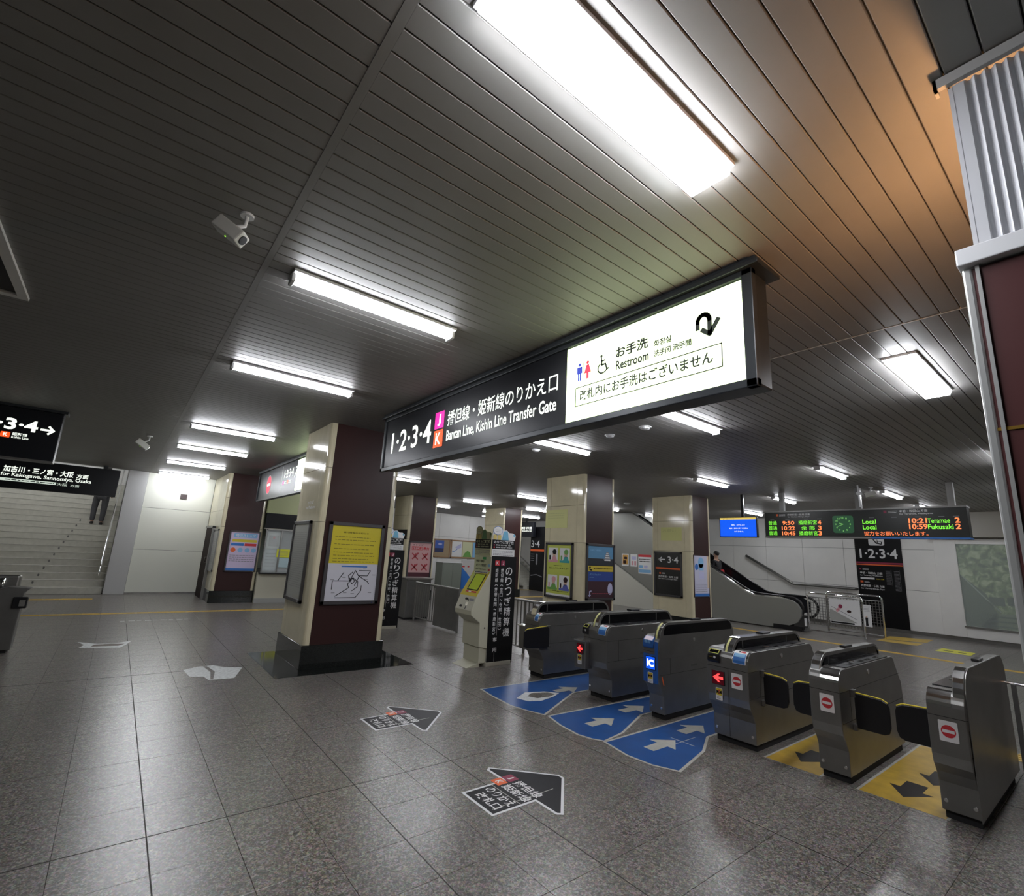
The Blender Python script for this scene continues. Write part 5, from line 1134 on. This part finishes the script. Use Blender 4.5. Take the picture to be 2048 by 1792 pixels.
obj('landing_plate', M().box(15.15, 16.05, 5.9, 7.3, 0, .012), STEEL, t); obj('end_box', M().box(14.98, 15.12, 5.95, 6.7, 0, .12), BLACKP, t); obj('sensor', M().box(15.06, 15.12, 5.86, 5.90, .15, .35), WHITE, t); obj('sensor', M().box(15.0, 15.1, 5.92, 5.95, .05, .12), BLACKP, t)
struct('wall_escalator', M().prism([(9.75, 0), (15.2, 0), (15.2, 2.95)], 'x', 15.02, 15.10), mat('infill_cream', (.58, .57, .50), .35), label='cream infill under the escalator truss').data.update()
struct('wall_grey', M().box(16.6, 16.75, 9.6, 17.2, 0, ZC), GREYW)
# stairs beside the escalator
ss = struct('stairs_right', M().box(16.3, XW-.02, 7.6, 11.0, 0, .01), STN)
for i in range(14): obj('step', M().box(16.32, XW-.03, 7.7+.3*i, 8.02+.3*i, .17*i, .17*(i+1)), STN, ss)
# posters on the grey truss
sheet('small orange and yellow leaflet on the grey wall behind the gates', (14.998, 12.11, 1.44), XU, .31, .44, WHITE, lambda a, w_, h: (a.rect('picture', mat('leaflet_orange', (.6, .33, .08), .5), .03, .05, w_-.03, h-.04, 0), a.rect('picture_dark', BROWN, .06, .08, .2, .2, 1, .03), a.rect('picture_dark', BROWN, .1, .24, .24, .33, 1, .03)), cat='poster', name='poster')
sheet('small white leaflet with pink drawings beside the orange one', (14.998, 11.72, 1.43), XU, .31, .44, WHITE, lambda a, w_, h: (a.rect('picture', PINK, .05, .05, .13, .2, 0), a.rect('picture', PINK, .18, .05, .26, .2, 0), a.rect('picture', LILAC, .05, .25, .26, .36, 0)), cat='poster', name='poster')
sheet('white poster with a red heading and blue panels beside the pillar', (14.998, 11.36, 1.20), XU, .56, .67, WHITE, lambda a, w_, h: (a.rect('heading', RED, 0, h-.08, w_, h, 0), a.lines('print', BLACKI, .04, h-.27, w_-.03, h-.12, 2, 0, .4), a.rect('picture', LBLUE, .03, .2, .2, .3, 0, .02), a.rect('picture', LILAC, .25, .2, .4, .3, 0, .02), a.rect('footer', LBLUE, .02, .04, w_-.02, .15, 0, .02)), cat='poster', name='poster')

# mesh guard rails before the escalator
def guard(x, y0, y1, label, h=1.03, signs=True):
    t = thing('guard_rail', label, 'guard rail', (x, (y0+y1)/2, 0))
    obj('frame', M().tube([(x, y0, 0), (x, y0, h-.05), (x, y0+.05, h), (x, y1-.05, h), (x, y1, h-.05), (x, y1, 0)], .024, 10), CHROME, t, smooth=True)
    obj('lower_bar', M().tube([(x, y0, .06), (x, y1, .06)], .016, 8), CHROME, t); obj('upper_bar', M().tube([(x, y0, .93), (x, y1, .93)], .012, 8), STEEL, t)
    n = int((y1-y0)/.07)
    for i in range(1, n): obj('mesh_bar', M().box(x-.006, x+.006, y0+i*(y1-y0)/n-.006, y0+i*(y1-y0)/n+.006, .22, .93), STEEL, t)
    for k in range(11): obj('mesh_wire', M().box(x-.004, x+.004, y0, y1, .22+.07*k, .23+.07*k), STEEL, t)
    return t
g = guard(15.2, 4.55, 5.84, 'steel mesh guard rail nearest the gates, carrying an escalator notice')
a = sheet('white escalator safety notice hung on the mesh guard rail', (15.17, 5.30, .32), XU, .70, .62, mat('notice_white', (.66, .66, .66), .4), lambda a, w_, h: (a.poly('diagonal', GREYW, [(.0, .30), (.02, .36), (.62, .06), (0, .06)], 0), a.line('handrail_drawing', GREYP, [(.05, .42), (.62, .14)], .012, 1), a.disc('drawn_figure', CRIMSON, .26, .44, .05, 1), a.poly('drawn_figure', PINK, [(.18, .28), (.28, .40), (.22, .42), (.14, .34)], 1), a.disc('drawn_ball', BROWN, .45, .33, .05, 1, .035), a.rect('caption', BLACKI, .02, .01, .55, .05, 0)), cat='notice', name='safety_notice')
guard(16.2, 4.40, 5.72, 'steel mesh guard rail standing farther behind, before the black banner', 1.06)
sheet('narrow white panel with a small standing man beside the safety notice', (15.17, 4.535, .33), XU, .17, .53, mat('notice_white', (.66, .66, .66), .4), lambda a, w_, h: (a.lines('print', GREYP, .01, .36, .14, .50, 4, 0, .3), a.disc('drawn_man', mat('skin_print', (.6, .40, .30), .5), .06, .24, .02, 1), a.poly('drawn_man', BLACKI, [(.03, .22), (.09, .22), (.085, .10), (.09, .02), (.03, .02), (.035, .10)], 0)), cat='notice', name='safety_notice')

# ================================================================ FAR CENTRE: back wall, stairs, dark banner
frameW = lambda x0, x1, z0, z1, label, arts: frame_y(20.98, x0, x1, z0, z1, label, mat('cork_tan', (.36, .27, .16), .6), arts, fm=WOOD, bw=.05, name='picture_frame', cat='notice board')
frameW(11.95, 12.86, 1.30, 2.18, 'wooden notice board with one blue castle photograph', lambda a, w_, h: (a.rect('photo', mat('photo_blue', (.05, .12, .45), .5), .0, h*.25, w_*.62, h*.97, 0), a.rect('photo_dark', mat('photo_navy', (.03, .04, .12), .5), 0, h*.25, w_*.62, h*.5, 1), a.disc('photo_cloud', LILAC, w_*.35, h*.75, w_*.14, 1, .05)))
frameW(12.9, 14.6, 1.30, 2.18, 'long wooden notice board with pale travel posters', lambda a, w_, h: (a.rect('pale_poster', WHITE, .02, .02, w_*.38, h-.02, 0), a.poly('drawing', LILAC, [(w_*.12, h*.6), (w_*.33, h*.85), (w_*.35, h*.6), (w_*.22, h*.5)], 1), a.line('drawing', BLUE, [(w_*.03, h*.3), (w_*.15, h*.4), (w_*.2, h*.5)], .03, 1), a.rect('beige_poster', LEMON2, w_*.40, .02, w_*.76, h-.02, 0), a.poly('drawing', GREEN, [(w_*.42, h*.03), (w_*.74, h*.03), (w_*.68, h*.35), (w_*.58, h*.42), (w_*.48, h*.25)], 1), a.rect('blue_poster', LBLUE, w_*.78, .02, w_-.02, h-.02, 0)))
t = thing('locker', 'tall grey-green cabinet against the far white wall', 'cabinet', (12.3, 19.4, 0)); obj('body', M().box(11.35, 12.35, 19.0, 19.6, 0, 1.12), mat('locker_grey_green', (.20, .22, .19), .5), t, bevel=.01); obj('door', M().box(11.4, 11.86, 18.99, 19.0, .06, 1.06), mat('locker_grey_green', (.20, .22, .19), .5), t); obj('door', M().box(11.87, 12.3, 18.99, 19.0, .06, 1.06), mat('locker_grey_green', (.20, .22, .19), .5), t); obj('top', M().box(11.33, 12.37, 18.98, 19.62, 1.12, 1.15), WHITE, t)
tag(obj('folding_panel', M().prism([(12.42, .0), (12.42, .95), (12.95, .45), (13.0, 0)], 'y', 19.1, 19.14), BLUE, fixn=True), 'slanting blue panel leaning right of the grey-green cabinet', 'panel')
t = struct('door_2', M().box(13.6, 14.4, 20.95, 20.98, 0, 1.22), mat('door_off_white', (.60, .59, .57), .5), label='low white doors with red labels under the notice board'); obj('red_label', M().box(13.62, 13.78, 20.94, 20.95, .88, .94).box(13.95, 14.05, 20.94, 20.95, .88, .94), RED, t); obj('door_handle', M().box(13.72, 13.74, 20.93, 20.95, .5, .75).box(13.9, 13.92, 20.93, 20.95, .45, .65), GREYP, t)
# far stairs with black banner
fs = struct('stairs_far', M().box(16.02, 17.3, 18.6, 20.9, 0, .01), STN)
for i in range(8): obj('step', M().box(16.0, 17.4, 18.7+.28*i, 18.7+.28*i+.30, .16*i, .16*(i+1)), STN, fs)
for (xx, yy_, lb) in ((12.75, 14.5, 'added fill strip light behind the brown pillar by the far cabinets'), (16.3, 11.6, 'added fill strip light above the escalator run'), (15.0, 17.6, 'added fill strip light over the foot of the far stairs'), (12.75, 17.4, 'added fill strip light before the far notice boards')):
    dup(nA, (xx, yy_, ZC), lb)  # extra strips added to brighten the far stairs and back wall
tb = thing('platform_banner', 'black floor to ceiling banner reading 3.4 beyond the railing', 'sign', (16, 18.1, 0))
obj('banner', M().box(15.98, 16.05, 17.55, 18.55, .0, 3.0), mat('banner_black', (.005, .005, .006), .35, spec=.25), tb)
a = Art(tb, (15.98, 18.55, 0), XU, XV); a.text('lettering', WHITE, '3·4', .05, 2.02, .62, .33, 0, .01); a.rect('orange_stripe', ORANGE, 0, 1.83, 1.0, 1.93, 0); a.lines('small_lettering', GREYP, .05, 1.35, .3, 1.75, 4, 0, .3); a.rect('drawing', GREYP, .42, 1.2, .55, 1.72, 0, .05); a.line('drawing', GREYP, [(.1, .68), (.5, .75), (.9, .66)], .04); a.done()
ts = thing('station_sign', 'small black hanging sign with white lettering beyond the machine', 'sign', (16.2, 18.7, 2.5)); obj('casing', M().box(15.70, 15.88, 18.10, 19.10, 2.50, 3.22), SIGNB, ts, bevel=.01); obj('hanger', M().box(15.77, 15.83, 18.7, 18.76, 3.2, ZC), SIGNF, ts)
a = Art(ts, (15.70, 19.06, 2.5), XU, XV); a.text('lettering', LITL, '播磨新宮・佐用 方面', .0, .36, .85, .13, 0, .03); a.text('lettering', LITL, 'for Harima-Shingu, Sayo', .0, .24, .85, .09, 0, .02); a.done()
struct('wall_far_side', M().box(17.4, 17.5, 17.2, 20.98, 0, ZC), WHITEW)
t = thing('stair_handrail', 'pair of grey handrails on the far stairs beyond the machine', 'handrail', (16.6, 19.5, .9))
for h in (.75, 1.05): obj('rail', M().tube([(16.15, 18.6, h), (16.15, 20.8, h+1.25)], .03, 8), STEEL, t)
for k in range(3): obj('post', M().tube([(16.15, 18.7+.9*k, .05+.5*k), (16.15, 18.7+.9*k, 1.10+.51*k)], .02, 8), STEEL, t)

# ================================================================ RIGHT KIOSK COLUMN
KX = 2.05
ALB = mat('bright_aluminium', (.75, .76, .75), .28, .7)
k = thing('kiosk', 'maroon kiosk wall with white ledge and corrugated white screen above, at the right edge', 'kiosk', (2.4, -.6, 0))
obj('wall_panel', M().box(KX, KX+.9, -1.9, .215, .1, 2.105), MAROON, k); obj('wall_panel', M().box(KX, KX+.9, -1.9, .215, 2.112, 2.655), MAROON, k)
obj('plinth', M().box(KX+.02, KX+.88, -1.88, .2, 0, .1), BLACKP, k)
obj('brass_line', M().box(KX-.003, KX+.01, -1.9, .217, 2.104, 2.114), mat('brass', (.45, .27, .05), .3, .7), k)
obj('corner_strip', M().box(KX-.006, KX+.02, .213, .238, .1, 2.66), ALB, k, bevel=.006); obj('corner_strip', M().box(KX-.008, KX+.0, .195, .205, .1, 2.66), ALB, k)
obj('ledge', M().box(KX-.03, KX+.93, -1.93, .245, 2.665, 2.725), WPAINT, k, bevel=.004)
pts = []; y = .195; i = 0
n = 84
outer = []; pitch = .041
for i in range(600):
    yy = .188-i*.0034
    d = .007*math.cos((i-9)*math.pi/4) if i > 9 else .007
    outer.append((KX+.012-d, yy))
poly = outer+[(x+.006, y_) for x, y_ in outer[::-1]]
sc = M(); nn = len(outer)
vs = [(x, y_, 2.725) for x, y_ in outer]+[(x, y_, 3.375) for x, y_ in outer]+[(x+.006, y_, 2.725) for x, y_ in outer]+[(x+.006, y_, 3.375) for x, y_ in outer]
fsx = [(i, i+1, nn+i+1, nn+i) for i in range(nn-1)]+[(2*nn+i+1, 2*nn+i, 3*nn+i, 3*nn+i+1) for i in range(nn-1)]
sc.add(vs, fsx); sc.box(KX+.004, KX+.02, .188, .20, 2.725, 3.37)
scr = mat('corrugated_white', (.60, .61, .64), .45)
obj('corrugated_screen', sc, scr, k)
obj('ceiling_trim', M().box(KX-.02, KX+.0, -1.9, .235, 3.375, 3.415), mat('trim_grey_white', (.45, .44, .43), .5), k); obj('ceiling_trim', M().box(KX-.02, KX+.03, .225, .235, 3.375, 3.415), mat('trim_grey_white', (.45, .44, .43), .5), k)
obj('roof_panel', M().box(KX+.05, KX+.9, -1.9, .1, 2.73, 2.74), WPAINT, k)
wl = thing('warm_lamp', 'warm orange lamp glowing behind the corrugated screen', 'lamp', (KX+.45, .165, 2.74))
obj('lamp_base', M().tube([(KX+.45, .165, 2.726), (KX+.45, .165, 2.80)], .03, 12), WPAINT, wl)
obj('bulb', M().ball((KX+.45, .165, 2.86), .045, .045, .06), mat('warm_bulb', (.9, .6, .3), .4, emis=(1.0, .50, .20), es=300), wl, smooth=True)

# ================================================================ PEOPLE
def skin_body(name, verts, edges, radii, m, parent, root=0, sub=2):
    me = bpy.data.meshes.new(name); off = wloc(parent); me.from_pydata([Vector(v)-off for v in verts], edges, []); me.materials.append(m)
    o = bpy.data.objects.new(name, me); COL.objects.link(o); o.parent = parent
    md = o.modifiers.new('skin', 'SKIN'); md.use_smooth_shade = True
    for i, r in enumerate(radii):
        sv = me.skin_vertices[0].data[i]; sv.radius = (r, r) if not isinstance(r, tuple) else r; sv.use_root = (i == root)
    s_ = o.modifiers.new('sub', 'SUBSURF'); s_.levels = sub; s_.render_levels = sub
    return o
SKIN = mat('skin', (.45, .27, .19), .5); TROU = mat('grey_trousers', (.055, .055, .06), .8); JACK = mat('dark_jacket', (.012, .012, .014), .8); HAIR = mat('black_hair', (.008, .007, .006), .6); SHOE = mat('dark_shoes', (.012, .011, .011), .5)
def person(x, y, z, label, facing=1, scale=1.0, bag=None, lean=0):
    """standing or climbing figure seen from behind; facing = +1 looks along +y"""
    t = thing('person', label, 'person', (x, y, z))
    s_ = scale; f_ = facing
    P = lambda a, b, c: (x+a*s_, y+b*s_*f_, z+c*s_)
    hip = P(0, 0, .92); v = [hip, P(0, lean*.4, 1.15), P(0, lean*.8, 1.38), P(0, lean, 1.50), P(0, lean*1.1, 1.60), P(0, lean*1.1, 1.68),
         P(-.19, lean*.8, 1.40), P(-.25, lean*.6+.02, 1.14), P(-.23, lean*.6+.16, .93), P(.19, lean*.8, 1.40), P(.25, lean*.6-.02, 1.14), P(.24, lean*.6-.02, .90),
         P(-.10, 0, .88), P(-.12, .10, .50), P(-.11, .02, .10), P(-.11, .12, .04), P(.10, 0, .88), P(.11, .02, .48), P(.11, -.06, .08), P(.11, .06, .03),
         P(-.22, lean*.6+.22, .87), P(.24, lean*.6, .82)]
    e = [(0,1),(1,2),(2,3),(3,4),(4,5),(2,6),(6,7),(7,8),(2,9),(9,10),(10,11),(0,12),(12,13),(13,14),(14,15),(0,16),(16,17),(17,18),(18,19),(8,20),(11,21)]
    r = [.13, .12, .14, .055, .085, .09, .06, .045, .032, .06, .045, .032, .09, .062, .042, .04, .09, .062, .042, .04, .03, .03]
    skin_body('body', v, e, [q_*s_ for q_ in r], SKIN, t)
    # clothes follow the same bones, slightly larger
    jv = [0, 1, 2, 6, 7, 8, 9, 10, 11]; idx = {a_: b_ for b_, a_ in enumerate(jv)}
    jr = [.15, .145, .165, .078, .062, .048, .078, .062, .048]
    skin_body('jacket', [v[i] for i in jv], [(0,1),(1,2),(2,3),(3,4),(4,5),(2,6),(6,7),(7,8)], [q_*s_ for q_ in jr], JACK, t)
    skin_body('trousers', [v[0], v[12], v[13], v[14], v[16], v[17], v[18]], [(0,1),(1,2),(2,3),(0,4),(4,5),(5,6)], [q_*s_ for q_ in (.145, .108, .080, .062, .108, .080, .062)], TROU, t)
    for a_, b_ in ((14, 15), (18, 19)):
        p = Vector(v[a_]); q_ = Vector(v[b_]); skin_body('shoe', [p-Vector((0, .05*f_*s_, .03*s_)), p+Vector((0, .03*f_*s_, -.04*s_)), q_+Vector((0, .06*f_*s_, -.0))], [(0,1),(1,2)], [.045*s_, .05*s_, .04*s_], SHOE, t)
    h = Vector(v[5]); obj('hair', M().ball((h.x, h.y-.015*f_*s_, h.z+.012*s_), .098*s_, .105*s_, .10*s_), HAIR, t, smooth=True)
    for sx in (-1, 1): obj('ear', M().ball((h.x+sx*.092*s_, h.y, h.z-.03*s_), .012*s_, .02*s_, .03*s_, 8, 6), SKIN, t, smooth=True)
    obj('nose', M().ball((h.x, h.y+.098*f_*s_, h.z-.03*s_), .014*s_, .018*s_, .022*s_, 8, 6), SKIN, t, smooth=True)
    if bag: obj('bag', M().box(x+.16, x+.30, y-.12, y+.10, z+.72*s_, z+1.12*s_), bag, t, bevel=.04, seg=3)
    return t
person(-.60, 20.95, 1.87, 'person in grey trousers climbing the far left stairs, upper half behind the sign', 1, 1.08)
person(15.62, 8.70, .50, 'person in black with a red bag riding up the escalator', 1, .90, mat('red_bag', (.55, .02, .03), .5))
